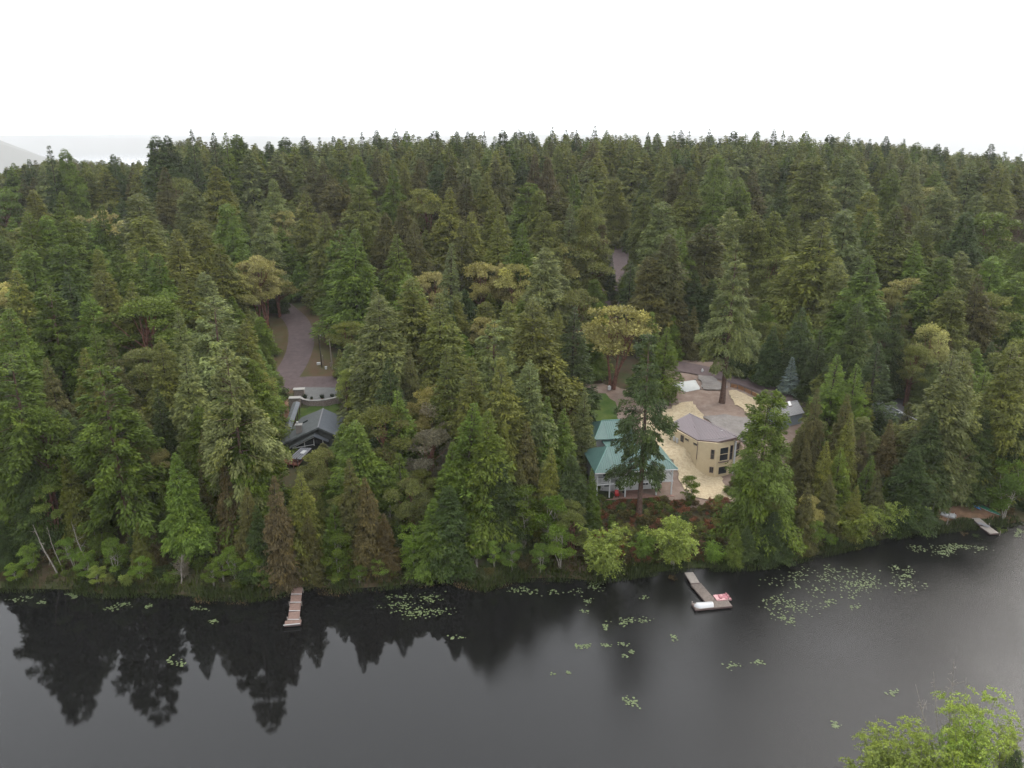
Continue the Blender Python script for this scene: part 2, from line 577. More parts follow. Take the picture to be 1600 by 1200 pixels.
patch('beach', [(1450, 800), (1480, 792), (1520, 790), (1560, 800), (1580, 808), (1550, 812), (1500, 810), (1470, 815)], .05, M['duff'], 'bare brown landing where the small boats lie')
patch('lawn', [(935, 385), (990, 385), (990, 372), (935, 372)], .05, M['lawn'], 'bright grass far up beside the lane')

def unit(a):
    return a / (np.linalg.norm(a, axis=-1, keepdims=True) + 1e-9)
def kites(pos, dirv, up, length, width, vary, spray, bend=.12):
    """one bent kite-shaped quad per leaf spray"""
    d = unit(dirv)
    s = unit(np.cross(d, up))
    nrm = np.cross(s, d)
    L = length[:, None]
    W = width[:, None]
    a = pos
    b = pos + d * L * .45 + s * W * .5 - nrm * L * bend * .3
    c = pos + d * L - nrm * L * bend
    e = pos + d * L * .45 - s * W * .5 - nrm * L * bend * .3
    v = np.stack([a, b, c, e], 1).reshape(-1, 3)
    f = np.arange(len(pos) * 4).reshape(-1, 4)
    return v, f, np.repeat(vary, 4), np.repeat(spray, 4)


# ------------------------------------------------------------------ buildings and made things
M['white_paint'] = mat('white_paint', (.42, .42, .41), .6, .3, .06, 2)
M['white_trim'] = mat('white_trim', (.46, .46, .455), .5, .4)
M['green_roof'] = mat('green_roof', (.060, .118, .104), .42, .5, .08, .7)
M['green_seam_lit'] = mat('green_seam_lit', (.090, .185, .160), .45, .5)  # roof green lightened: light caught by the raised ribs, put into the colour
M['brown_roof'] = mat('brown_roof', (.165, .138, .142), .40, .5, .06, .7)
M['brown_seam_lit'] = mat('brown_seam_lit', (.235, .20, .205), .4, .5)  # roof brown made paler, painting in the light that metal seams catch
M['brown_trim'] = mat('brown_trim', (.09, .06, .055), .5, .4)
M['stucco'] = mat('stucco', (.43, .350, .228), .9, .2, .05, 1.5, bump=.2)
M['glass'] = mat('glass', (.018, .022, .026), .06, .6)
M['dark_roof'] = mat('dark_roof', (.072, .078, .076), .8, .25, .18, 1.6, bump=.25)
M['slate_roof'] = mat('slate_roof', (.085, .095, .105), .55, .4, .12, 1.2)
M['dark_siding'] = mat('dark_siding', (.050, .053, .048), .85, .2, .12, 1.2)
M['grey_siding'] = mat('grey_siding', (.20, .23, .26), .8, .2, .06, 1.2)
M['grey_metal'] = mat('grey_metal', (.165, .163, .17), .6, .3, .06, 1)
M['redwood'] = mat('redwood', (.15, .062, .042), .8, .2, .3, 2.2)
M['stone'] = mat('stone', (.20, .165, .145), .95, .15, .4, 4.5, bump=.6)
M['stone_cap'] = mat('stone_cap', (.25, .24, .22), .9, .2, .12, 2)
M['chimney_clad'] = mat('chimney_clad', (.17, .15, .135), .85, .2, .1, 3)
M['patio'] = mat('patio', (.22, .13, .105), .9, .2, .2, 2)
M['plastic_grey'] = mat('plastic_grey', (.40, .40, .39), .6, .35, .05, 2)
M['black_rubber'] = mat('black_rubber', (.015, .015, .016), .8, .2)
M['red_paint'] = mat('red_paint', (.36, .022, .022), .3, .5)
M['timber'] = mat('timber', (.24, .13, .07), .85, .2, .3, 2.5)
M['old_timber'] = mat('old_timber', (.20, .175, .155), .9, .2, .25, 3)
M['dock_brown'] = mat('dock_brown', (.150, .100, .082), .85, .2, .16, 2.5)
M['dock_grey'] = mat('dock_grey', (.125, .104, .09), .9, .2, .25, 2.5)
M['dock_pale'] = mat('dock_pale', (.23, .205, .18), .85, .2, .12, 2)
M['tarp'] = mat('tarp', (.36, .37, .355), .6, .3, .06, .8, bump=.3)
M['fibreglass'] = mat('fibreglass', (.42, .42, .42), .35, .5, .04, 2)
M['pink_plastic'] = mat('pink_plastic', (.42, .235, .235), .5, .4, .15, 2)
M['faded_pink'] = mat('faded_pink', (.30, .12, .135), .5, .4)
M['blue_plastic'] = mat('blue_plastic', (.04, .23, .52), .4, .5, .1, 2)
M['canoe_green'] = mat('canoe_green', (.012, .10, .055), .45, .4, .1, 2)
M['pole_wood'] = mat('pole_wood', (.17, .145, .12), .9, .2, .2, 3)
M['pole_dark'] = mat('pole_dark', (.035, .028, .024), .9, .2)
M['terracotta'] = mat('terracotta', (.22, .10, .06), .85, .2)

class Thing:
    """an Empty at the base that carries parts given in world metres"""
    def __init__(self, name, origin, label, cat, group=None):
        self.o = np.array([float(c) for c in origin])
        self.root = empty(name, self.o)
        tag(self.root, label, cat, group)
    def part(self, name, mb, material, parent=None, label=None, smooth_shade=False, kind=None):
        mb.v = [(a - self.o[0], b - self.o[1], c - self.o[2]) for a, b, c in mb.v]
        ob = mb.build(name, material, parent or self.root, smooth_shade)
        if label:
            ob['label'] = label
        if kind:
            ob['kind'] = kind
        return ob
def V(*a):
    return np.array(a, float)
def window(th, p, right, w, h, frame='white_trim', bars_v=0, bars_h=0, ft=.09):
    """a framed pane; p bottom left corner in world metres, right a plan direction, outwards to the viewer's side"""
    right = unit_(V(right[0], right[1], 0))
    n = V(right[1], -right[0], 0)
    p = V(*p)
    up = V(0, 0, 1)
    pm = MB()
    q = [p + n * .02, p + right * w + n * .02, p + right * w + up * h + n * .02, p + up * h + n * .02]
    pm.add(q + [c - n * .05 for c in q], [(0, 1, 2, 3), (7, 6, 5, 4), (0, 4, 5, 1), (1, 5, 6, 2), (2, 6, 7, 3), (3, 7, 4, 0)])
    wn_ = th.part('window', pm, M['glass'])
    fm = MB()
    o = n * .05
    for a, b in ((p, p + right * w), (p + up * h, p + right * w + up * h)):
        fm.bar(a + o - right * ft / 2, b + o + right * ft / 2, .10, ft)
    for a in (p, p + right * w):
        fm.bar(a + o + up * ft / 2, a + o + up * (h - ft / 2), ft, .10)
    for k in range(bars_v):
        a = p + right * w * (k + 1) / (bars_v + 1)
        fm.bar(a + o, a + o + up * h, ft * .7, .07)
    for k in range(bars_h):
        a = p + up * h * (k + 1) / (bars_h + 1)
        fm.bar(a + o, a + o + right * w, .07, ft * .7)
    th.part('frame', fm, M[frame], wn_)
    return wn_
def unit_(a):
    return a / np.linalg.norm(a)
def seams(th, roof, a0, a1, b0, b1, step, material, w=.08, h=.09):
    """standing seams of a metal roof: ribs from the eave line a0-a1 to the upper line b0-b1"""
    a0, a1, b0, b1 = (V(*c) for c in (a0, a1, b0, b1))
    n = max(2, int(np.linalg.norm(a1 - a0) / step))
    m = MB()
    for k in range(1, n):
        f = k / n
        m.bar(a0 + (a1 - a0) * f + V(0, 0, .05), b0 + (b1 - b0) * f + V(0, 0, .05), w, h)
    return th.part('roof_seams', m, material, roof, kind='stuff')

# ---- the white house with the green hip roof and its two-storey porch
yaw = math.radians(7)
cB, sB = math.cos(yaw), math.sin(yaw)
OB = V(30.0, 131.0, 5.1)
def LB(x, y, z=0.0):
    return V(OB[0] + x * cB - y * sB, OB[1] + x * sB + y * cB, OB[2] + z * 1.12)
hB = Thing('house', LB(-6.5, 5), 'white two storey house with green hip roof and long porch', 'house')
hB.part('wall', MB().prism([LB(-14.2, 2.5)[:2], LB(-1.2, 2.5)[:2], LB(-1.2, 9.6)[:2], LB(-14.2, 9.6)[:2]], OB[2] - 1.2, OB[2] + 5.45), M['white_paint'])
eF0, eF1, eB1, eB0 = LB(-15.0, -.7, 4.9), LB(.7, -.7, 4.9), LB(.7, 10.4, 4.9), LB(-15.0, 10.4, 4.9)
rg0, rg1 = LB(-11.4, 4.8, 7.5), LB(-3.3, 4.8, 7.5)
for nm, q in (('roof', [eF0, eF1, rg1, rg0]), ('roof', [eF1, eB1, rg1]), ('roof', [eB1, eB0, rg0, rg1]), ('roof', [eB0, eF0, rg0])):
    rf = hB.part(nm, MB().slab(q, .16), M['green_roof'])
    if len(q) == 4 and q[0] is eF0:
        mid0, mid1 = LB(-11.4, -.7, 4.9), LB(-3.3, -.7, 4.9)
        seams(hB, rf, mid0, mid1, rg0, rg1, .42, M['green_seam_lit'])
        m = MB()
        for k in range(1, 9):      # shorter ribs running out on the two hips
            f = k / 9
            m.bar(mid1 + (eF1 - mid1) * f + V(0, 0, .05), rg1 + (eF1 - rg1) * f + V(0, 0, .05), .05, .06)
            m.bar(mid0 + (eF0 - mid0) * f + V(0, 0, .05), rg0 + (eF0 - rg0) * f + V(0, 0, .05), .05, .06)
        m.bar(eF1 + V(0, 0, .06), rg1 + V(0, 0, .06), .14, .08).bar(eF0 + V(0, 0, .06), rg0 + V(0, 0, .06), .14, .08).bar(rg0 + V(0, 0, .06), rg1 + V(0, 0, .06), .14, .08)
        hB.part('hip_cap', m, M['green_seam_lit'], rf)
hB.part('deck', MB().prism([LB(-14.5, -.3)[:2], LB(.1, -.3)[:2], LB(.1, 9)[:2], LB(-1.15, 9)[:2], LB(-1.15, 2.45)[:2], LB(-14.5, 2.45)[:2]], OB[2] + 2.72, OB[2] + 3.04), M['white_trim'])
hB.part('gutter', MB().bar(LB(-15.0, -.78, 4.78), LB(.7, -.78, 4.78), .14, .16), M['white_trim'])
for x in (-14.4, -12.0, -9.0, -6.0, -3.0, -.1):
    hB.part('post', MB().box(LB(x, -.15, 2.35), (.22, .22, 5.6), yaw), M['white_trim'])
for y in (3.0, 6.0, 8.8):
    hB.part('post', MB().box(LB(-.05, y, 3.5), (.2, .2, 3.2), yaw), M['white_trim'])
rl = hB.part('railing', MB().bar(LB(-14.5, -.2, 3.62), LB(.05, -.2, 3.62), .10, .09).bar(LB(.02, -.2, 3.62), LB(.02, 9, 3.62), .10, .09).bar(LB(-14.5, -.2, 2.86), LB(.05, -.2, 2.86), .08, .08).bar(LB(.02, -.2, 2.86), LB(.02, 9, 2.86), .08, .08), M['white_trim'])
m = MB()
for x in np.arange(-14.4, 0, .2):
    m.box(LB(x, -.2, 3.24), (.04, .04, .7), yaw)
for y in np.arange(0, 9, .16):
    m.box(LB(.02, y, 3.24), (.04, .04, .7), yaw)
hB.part('balusters', m, M['white_trim'], rl, kind='stuff')
for x in np.arange(-13.5, 0, 1.5):
    hB.part('railing_post', MB().box(LB(x, -.2, 3.2), (.10, .10, .95), yaw), M['white_trim'], rl)
rt = (cB, sB)
for x, z, w, h, bv in ((-12.7, 2.78, 2.2, 1.95, 1), (-10.0, 2.78, 2.3, 1.95, 1), (-7.2, 2.78, 1.6, 1.95, 0), (-5.1, 2.78, 2.2, 1.95, 1), (-2.5, 3.0, 1.0, 1.5, 0), (-9.6, 1.35, 1.0, .6, 1), (-5.0, .85, 1.25, 1.1, 1), (-12.4, .9, 1.0, 1.0, 0)):
    window(hB, LB(x, 2.5, z), rt, w, h, bars_v=bv)
dr = hB.part('door', MB().box(LB(-6.4, 2.47, 1.05), (.95, .08, 2.05), yaw), M['white_trim'])
hB.part('handle', MB().box(LB(-6.05, 2.40, 1.0), (.05, .08, .12), yaw), M['grey_metal'], dr)
hB.part('roof_vent', MB().tube([LB(-8, 3.0, 6.5), LB(-8, 3.0, 7.0)], .08, 8), M['grey_metal'])
# rear wing
wing = [LB(-11.0, 15.5), LB(-3.0, 15.5), LB(-3.0, 23.5), LB(-11.0, 23.5)]
OW = 2.3
hB.part('rear_wall', MB().prism([p[:2] for p in wing] , OB[2] + .5, OB[2] + (OW + 2.7) * 1.12), M['white_paint'])
hB.part('link_wall', MB().prism([LB(-9.5, 9.55)[:2], LB(-4.0, 9.55)[:2], LB(-4.0, 15.55)[:2], LB(-9.5, 15.55)[:2]], OB[2] - .5, OB[2] + 4.9), M['white_paint'])
hB.part('link_roof', MB().slab([LB(-9.9, 9.0, 4.72), LB(-3.6, 9.0, 4.72), LB(-3.6, 15.6, 4.5), LB(-9.9, 15.6, 4.5)], .14), M['green_roof'])
w0, w1, w2, w3 = LB(-11.6, 14.8, OW + 2.7), LB(-2.4, 14.8, OW + 2.7), LB(-2.4, 24.2, OW + 2.7), LB(-11.6, 24.2, OW + 2.7)
k0, k1 = LB(-9.0, 19.5, OW + 4.7), LB(-5.0, 19.5, OW + 4.7)
for q in ([w0, w1, k1, k0], [w1, w2, k1], [w2, w3, k0, k1], [w3, w0, k0]):
    rf = hB.part('rear_roof', MB().slab(q, .15), M['green_roof'])
    if q[0] is w0:
        seams(hB, rf, LB(-9.0, 14.8, OW + 2.7), LB(-5.0, 14.8, OW + 2.7), k0, k1, .42, M['green_seam_lit'])
        hB.part('hip_cap', MB().bar(w0 + V(0, 0, .06), k0 + V(0, 0, .06), .14, .08).bar(w1 + V(0, 0, .06), k1 + V(0, 0, .06), .14, .08).bar(k0 + V(0, 0, .06), k1 + V(0, 0, .06), .14, .08), M['green_seam_lit'], rf)
window(hB, LB(-11.02, 21.5, OW + .9), (sB, -cB), 1.2, 1.1, bars_v=1)
hB.part('patio', MB().prism([LB(-14, -1.0)[:2], LB(.3, -1.0)[:2], LB(.3, 2.45)[:2], LB(-14, 2.45)[:2]], OB[2] - .5, OB[2] + .06), M['patio'])

# things on the patio and below it
t = Thing('garden_chair', LB(-10.5, -.1, .06), 'red fabric garden chair under the porch of the white house', 'chair')
cx, cyy, cz = LB(-10.5, -.1, .06)
t.part('seat', MB().box((cx, cyy, cz + .42), (.7, .7, .10), yaw), M['red_paint'])
t.part('backrest', MB().box((cx - .05, cyy + .38, cz + .85), (.7, .10, .85), yaw, 0, -.25), M['red_paint'])
for sx in (-1, 1):
    t.part('armrest', MB().box((cx + sx * .36, cyy, cz + .62), (.08, .62, .06), yaw), M['red_paint'])
    for sy in (-1, 1):
        t.part('leg', MB().box((cx + sx * .28, cyy + sy * .28, cz + .19), (.05, .05, .38), yaw), M['black_rubber'])
t = Thing('barbecue', LB(-9.1, .3, .06), 'black kettle barbecue beside the red garden chair', 'barbecue')
bx_, by_, bz_ = LB(-9.1, .3, .06)
t.part('bowl', MB().tube([(bx_, by_, bz_ + .55), (bx_, by_, bz_ + .65), (bx_, by_, bz_ + .8)], [.12, .27, .32], 12), M['black_rubber'])
t.part('lid', MB().tube([(bx_, by_, bz_ + .81), (bx_, by_, bz_ + .95), (bx_, by_, bz_ + 1.06)], [.32, .26, .06], 12), M['black_rubber'])
for k in range(3):
    a = k * 2.09
    t.part('leg', MB().bar((bx_ + math.cos(a) * .12, by_ + math.sin(a) * .12, bz_ + .6), (bx_ + math.cos(a) * .32, by_ + math.sin(a) * .32, bz_), .03), M['grey_metal'])
st = Thing('garden_steps', ground(1020, 790), 'red brick garden steps going down the planted bank', 'steps')
for k in range(6):
    q = LB(-3.6 - .05 * k, -1.25 - .55 * k, 0)
    st.part('tread', MB().box((q[0], q[1], OB[2] - .05 - .20 * k), (2.3, .56, .34), yaw), M['redwood'])

# red pickup nose-on beside the rear wing
def car(origin, rz, label, paint):
    o = V(*origin)
    th = Thing('parked_truck', o, label, 'truck')
    R_ = Matrix.Rotation(rz, 3, 'Z')
    def W(x, y, z):
        v = R_ @ Vector((x, y, z))
        return V(o[0] + v.x, o[1] + v.y, o[2] + v.z)
    def prof(pts, x0, x1):
        n = len(pts)
        m = MB()
        vs = [W(x0, a, b) for a, b in pts] + [W(x1, a, b) for a, b in pts]
        m.add(vs, [tuple(range(n)), tuple(reversed(range(n, 2 * n)))] + [(i, n + i, n + (i + 1) % n, (i + 1) % n) for i in range(n)])
        return m
    th.part('body', prof([(-2.5, .45), (2.5, .45), (2.5, 1.0), (.4, 1.08), (-.9, 1.08), (-2.4, .98), (-2.55, .8)], -.95, .95), M[paint])
    cab = th.part('cab', prof([(-.95, 1.06), (.75, 1.06), (.6, 1.72), (-.3, 1.76)], -.82, .82), M[paint])
    th.part('windscreen', MB().add([W(-.72, -.93, 1.12), W(.72, -.93, 1.12), W(.66, -.36, 1.70), W(-.66, -.36, 1.70)], [(0, 1, 2, 3)]), M['glass'], cab)
    for s_ in (-1, 1):
        th.part('side_window', MB().add([W(s_ * .828, -.6, 1.15), W(s_ * .828, .55, 1.15), W(s_ * .828, .45, 1.62), W(s_ * .828, -.2, 1.64)], [(0, 1, 2, 3)]), M['glass'], cab)
        th.part('headlight', MB().box(W(s_ * .7, -2.53, .82), (.34, .08, .18), rz), M['white_trim'])
        for yy in (-1.6, 1.6):
            wl = th.part('wheel', MB().tube([W(s_ * .72, yy, .36), W(s_ * .98, yy, .36)], .36, 14), M['black_rubber'])
            th.part('rim', MB().tube([W(s_ * .97, yy, .36), W(s_ * 1.0, yy, .36)], .2, 10), M['grey_metal'], wl)
    th.part('bumper', MB().box(W(0, -2.6, .52), (1.8, .14, .2), rz), M['grey_metal'])
    th.part('grille', MB().box(W(0, -2.56, .78), (.9, .06, .24), rz), M['black_rubber'])
    return th
p = ground(938, 684)
car(p, math.radians(8), 'red pickup truck parked beside the rear wing of the white house', 'red_paint')

# ---- the yellow house with the brown metal roof
EZ = 11.4
P0, P1, P2, P3 = atz(1048.5, 687, 8.7), atz(1089, 713, 8.2), atz(1116, 747, 4.1), None
P0, P1, P2 = (np.r_[q[:2], 0] for q in (P0, P1, P2))
P3 = P2 + V(3.9, 1.6, 0)
P4 = P3 + V(2.6, 2.6, 0)
P5 = P4 + V(-3.4, 9.5, 0)
hC = Thing('house', (P2[0], P2[1], 4.0), 'yellow stucco house with brown metal roof and tall windows', 'house')
foot = [P0[:2], P1[:2], P2[:2], P3[:2], P4[:2], P5[:2]]
hC.part('wall', MB().prism(foot, 2.5, [EZ, EZ, EZ + .2, EZ + .2, EZ - 2.2, EZ - 2.2]), M['stucco'])
E0, E1, F1, F2 = atz(1046, 662, EZ + .15), atz(1090, 687.5, EZ + .15), atz(1122, 690.5, EZ + .35), atz(1153, 683, EZ + 1.35)
K0 = atz(1077, 646, EZ + 1.6)
rf = hC.part('roof', MB().slab([E0, E1, F1, F2, K0], .26), M['brown_roof'])
hC.part('fascia', MB().bar(E1 - V(0, 0, .15), F1 - V(0, 0, .15), .12, .36).bar(F1 - V(0, 0, .15), F2 - V(0, 0, .15), .12, .36).bar(E0 - V(0, 0, .12), E1 - V(0, 0, .12), .12, .22), M['brown_trim'])
m = MB()
e_dir = unit_(E1 - E0)
x_dir = unit_(np.cross(np.cross(e_dir, unit_(K0 - E0)), e_dir))
nR = np.cross(e_dir, x_dir)
nR = nR if nR[2] > 0 else -nR
Lk = np.linalg.norm(E1 - E0)
poly2 = [(np.dot(q - E0, e_dir), np.dot(q - E0, x_dir)) for q in (E0, E1, F1, F2, K0)]
def span(s):
    hit = []
    for i in range(5):
        (a, b), (c, d) = poly2[i], poly2[i - 1]
        if (a > s) != (c > s):
            hit.append(b + (d - b) * (s - a) / (c - a))
    return (min(hit), max(hit)) if len(hit) >= 2 else None
for s in np.arange(.3, max(a for a, b in poly2), .42):
    q = span(s)
    if q and q[1] - q[0] > .2:
        a = E0 + e_dir * s + x_dir * q[0]
        b = E0 + e_dir * s + x_dir * q[1]
        m.bar(a + nR * .05, b + nR * .05, .09, .10)
hC.part('roof_seams', m, M['brown_seam_lit'], rf, kind='stuff')
hC.part('ridge_cap', MB().bar(K0 + nR * .07, F2 + nR * .07, .22, .08), M['brown_roof'], rf)
kz = V(3.4, 1.8, -2.6)
hC.part('back_roof', MB().slab([K0 + V(0, 0, -.02), F2 + V(0, 0, -.02), F2 + kz, K0 + kz], .24), M['brown_roof'])
q = E0 + (F2 - E0) * .38
hC.part('roof_pipe', MB().tube([q + V(0, 0, -.1), q + V(0, 0, .45)], .05, 8), M['brown_trim'])
q = K0 + (F2 - K0) * .72 + x_dir * -.6
hC.part('skylight', MB().box(q + V(0, 0, .14), (.55, .35, .12), .3), M['white_trim'])
d01 = unit_(P1 - P0)
d12 = unit_(P2 - P1)
d23 = unit_(P3 - P2)
d34 = unit_(P4 - P3)
window(hC, P0 + d01 * 3.1 + V(0, 0, 9.6), d01, .9, 1.3, 'brown_trim')
window(hC, P0 + d01 * 4.4 + V(0, 0, 10.25), d01, 1.3, .62, 'stucco')
window(hC, P0 + d01 * 7.0 + V(0, 0, 10.25), d01, 1.3, .62, 'stucco')
window(hC, P1 + d12 * (np.linalg.norm(P2 - P1) - 1.05) + V(0, 0, 8.2), d12, .62, 1.9, 'brown_trim', 0, 1)
window(hC, P1 + d12 * (np.linalg.norm(P2 - P1) - 1.05) + V(0, 0, 5.2), d12, .7, 1.2, 'brown_trim', 1)
window(hC, P2 + d23 * .75 + V(0, 0, 7.6), d23, 2.1, 2.9, 'stucco', 0, 1, .14)
window(hC, P2 + d23 * .75 + V(0, 0, 4.7), d23, 2.1, 1.7, 'stucco', 0, 0, .12)
window(hC, P2 + d23 * 3.25 + V(0, 0, 7.6), d23, .6, 3.0, 'brown_trim', 0, 1)
window(hC, P3 + d34 * .5 + V(0, 0, 7.6), d34, 1.7, 3.0, 'stucco', 0, 1, .12)
window(hC, P3 + d34 * .5 + V(0, 0, 4.7), d34, 1.7, 1.7, 'stucco', 0, 0, .12)
hC.part('column', MB().box(P3 + d23 * .05 + V(.1, -.2, 7.7), (.3, .3, 7.6), .3), M['plastic_grey'])
nn = V(d23[1], -d23[0], 0)
hC.part('sill', MB().bar(P2 + d23 * .6 + nn * .15 + V(0, 0, 7.45), P2 + d23 * 3.0 + nn * .15 + V(0, 0, 7.45), .3, .12), M['brown_trim'])
for q in (P1, P0):
    nl = V(-d01[1], d01[0], 0) * -1
    hC.part('downspout', MB().bar(q + V(-.08, -.08, 7.6), q + V(-.08, -.08, EZ - .1), .10, .10), M['brown_trim'])
nw = V(d12[1], -d12[0], 0)
n0 = V(d01[1], -d01[0], 0)
def heat_pump(q, rz, label):
    th = Thing('heat_pump', q, label, 'heat pump', 'heat pumps beside the yellow house')
    th.part('casing', MB().box(q + V(0, 0, .42), (.95, .40, .75), rz), M['plastic_grey'])
    f = V(math.sin(rz), -math.cos(rz), 0)
    th.part('fan_grille', MB().tube([q + f * .20 + V(-.12 * math.cos(rz), -.12 * math.sin(rz), .42), q + f * .23 + V(-.12 * math.cos(rz), -.12 * math.sin(rz), .42)], .28, 14), M['grey_metal'])
    for s_ in (-1, 1):
        th.part('foot', MB().box(q + V(s_ * .35 * math.cos(rz), s_ * .35 * math.sin(rz), .02), (.08, .42, .10), rz), M['grey_metal'])
for (u, v), lab in (((1091, 719), 'upper white heat pump at the corner of the yellow house'), ((1099, 728), 'lower white heat pump at the corner of the yellow house')):
    q = ground(u, v)
    heat_pump(q + nw * .1, math.atan2(d12[1], d12[0]), lab)
for du, lab in ((0, 'grey meter box on the wall, nearer the back'), (1.0, 'grey meter box on the wall, nearer the window')):
    q = P0 + d01 * (1.1 + du) + n0 * .12 + V(0, 0, 9.4)
    th = Thing('meter_box', q - V(0, 0, .5), lab, 'meter box', 'meter boxes on the yellow house')
    th.part('box', MB().box(q, (.55, .2, .9), math.atan2(d01[1], d01[0])), M['plastic_grey'])
    th.part('conduit', MB().bar(q + V(0, 0, -1.0), q + V(0, 0, -.45), .07), M['plastic_grey'])

# ---- the small building with the ribbed grey metal roof and skylight
r0, r1, e1, e0 = atz(1206, 634, 12.9), atz(1246, 626, 12.9), atz(1257, 645, 11.2), atz(1214, 655, 11.2)
hD = Thing('house', ((r0 + e1) / 2 * V(1, 1, 0) + V(0, 0, 8.6)), 'small house with ribbed grey metal roof and white skylight', 'house')
rf = hD.part('roof', MB().slab([e0, e1, r1, r0], .14), M['grey_metal'])
seams(hD, rf, e0, e1, r0, r1, .42, M['stone_cap'], .08, .10)
bk = 2 * (r0 - e0)
bk[2] = 0
hD.part('back_roof', MB().slab([r0 + V(0, 0, -.01), r1 + V(0, 0, -.01), e1 + bk, e0 + bk], .14), M['grey_metal'])
hD.part('ridge_cap', MB().bar(r0 + V(0, 0, .04), r1 + V(0, 0, .04), .3, .07), M['grey_metal'], rf)
sk = e0 + (e1 - e0) * .55 + (r0 - e0) * .62
ang = math.atan2((e1 - e0)[1], (e1 - e0)[0])
sky_l = hD.part('skylight', MB().slab([sk + (r0 - e0) * a * .38 + unit_(e1 - e0) * b * 1.0 + V(0, 0, .24) for a, b in ((0, 0), (0, 1), (1, 1), (1, 0))], .22), M['brown_trim'])
hD.part('pane', MB().slab([sk + (r0 - e0) * (a * .32 + .03) + unit_(e1 - e0) * (b * .8 + .1) + V(0, 0, .27) for a, b in ((0, 0), (0, 1), (1, 1), (1, 0))], .03), M['white_trim'], sky_l)
i0 = [e0 + (e1 - e0) * .05 + bk * .04, e0 + (e1 - e0) * .95 + bk * .04, e0 + (e1 - e0) * .95 + bk * .96, e0 + (e1 - e0) * .05 + bk * .96]
hD.part('wall', MB().prism([q[:2] for q in i0], 8.0, 11.05), M['grey_siding'])
hD.part('gable', MB().add([i0[1] + V(0, 0, 11.06 - i0[1][2]), i0[2] + V(0, 0, 11.06 - i0[2][2]), (i0[1] + i0[2]) / 2 + V(0, 0, 12.6 - 11.2)], [(0, 1, 2)]), M['grey_siding'])

# ---- the house with the dark shingle roof on the right
r0, r1 = atz(1373, 626, 13.4), atz(1407, 644, 13.4)
dv = unit_((r1 - r0) * V(1, 1, 0))
sd = V(-dv[1], dv[0], 0) * -1
sd = sd if sd[0] < 0 else -sd
e0, e1 = r0 + sd * 4.2 - V(0, 0, 1.9), r1 + sd * 4.2 - V(0, 0, 1.9)
hE = Thing('house', ((r1 + e1) / 2) * V(1, 1, 0) + V(0, 0, 7.6), 'house with dark grey shingle roof half hidden by firs', 'house')
hE.part('roof', MB().slab([e0, e1, r1, r0], .18), M['slate_roof'])
hE.part('back_roof', MB().slab([r0 + V(0, 0, -.01), r1 + V(0, 0, -.01), r1 - sd * 4.2 - V(0, 0, 1.9), r0 - sd * 4.2 - V(0, 0, 1.9)], .18), M['slate_roof'])
hE.part('ridge_cap', MB().bar(r0 + V(0, 0, .05), r1 + V(0, 0, .05), .25, .08), M['slate_roof'])
g0, g1 = r1 - dv * .6 + sd * 3.7, r1 - dv * .6 - sd * 3.7
b0, b1 = r0 + dv * .6 + sd * 3.7, r0 + dv * .6 - sd * 3.7
hE.part('wall', MB().prism([g0[:2], g1[:2], b1[:2], b0[:2]], 7.0, 11.3), M['grey_siding'])
hE.part('gable', MB().prism([g0[:2], g1[:2], (g1 - dv * .1)[:2], (g0 - dv * .1)[:2]], 11.3, [11.32, 11.32, 11.32, 11.32]).add([V(g0[0], g0[1], 11.32), V(g1[0], g1[1], 11.32), r1 - dv * .6 - V(0, 0, .22)], [(0, 1, 2)]), M['grey_siding'])
hE.part('fascia', MB().bar(r1 - V(0, 0, .1), e1 - V(0, 0, .1), .12, .24).bar(r1 - V(0, 0, .1), r1 - sd * 4.2 - V(0, 0, 2.0), .12, .24), M['white_paint'])
rt_ = -sd
rt_ = rt_ if np.dot(V(rt_[1], -rt_[0], 0), dv) > 0 else -rt_
window(hE, g0 * V(1, 1, 0) + rt_ * 1.4 + V(0, 0, 9.0), rt_, 1.3, 1.5, bars_v=1)
window(hE, g0 * V(1, 1, 0) + rt_ * 4.6 + V(0, 0, 9.0), rt_, 1.3, 1.5, bars_v=1)
for f, g_ in ((.25, .75), (.8, .72)):
    q = r0 + (r1 - r0) * f + (e0 - r0) * g_
    hE.part('roof_vent', MB().box(q + V(0, 0, .15), (.5, .35, .3), .3), M['white_trim'])

# ---- the grey house on the left with chimney, covered walkway and stone wall
RF, RB, EF, EB = atz(497, 668, 12.9), atz(505, 638, 12.9), atz(431, 697, 10.4), atz(471, 652, 10.9)
hA = Thing('house', ((RF + EF) / 2) * V(1, 1, 0) + V(0, 0, 7.2), 'dark grey house with sloping shingle roof, chimney and red deck', 'house')
hA.part('roof', MB().slab([EF, RF, RB, EB], .2), M['dark_roof'])
rv = (RF - RB) * V(1, 1, 0)
pr = unit_(V(rv[1], -rv[0], 0))
pr = pr if pr[0] > 0 else -pr
RR0, RR1 = RF + pr * 4.2 - V(0, 0, 2.3), RB + pr * 4.2 - V(0, 0, 2.3)
hA.part('back_roof', MB().slab([RF + V(0, 0, -.01), RR0, RR1, RB + V(0, 0, -.01)], .2), M['slate_roof'])
hA.part('ridge_cap', MB().bar(RF + V(0, 0, .05), RB + V(0, 0, .05), .22, .08), M['grey_metal'])
hA.part('fascia', MB().bar(EF - V(0, 0, .16), RF - V(0, 0, .16), .14, .34).bar(RF - V(0, 0, .16), RR0 - V(0, 0, .16), .14, .34).bar(EF - V(0, 0, .16), EB - V(0, 0, .16), .12, .26), M['dark_roof'])
ins = lambda q, c, f: q + (c - q) * f
cc = (EF + RF + RB + EB) / 4
w_ = [ins(q, cc, .10) for q in (EF, RF, RB, EB)]
wr = [RF + pr * 3.6, RB + pr * 3.6]
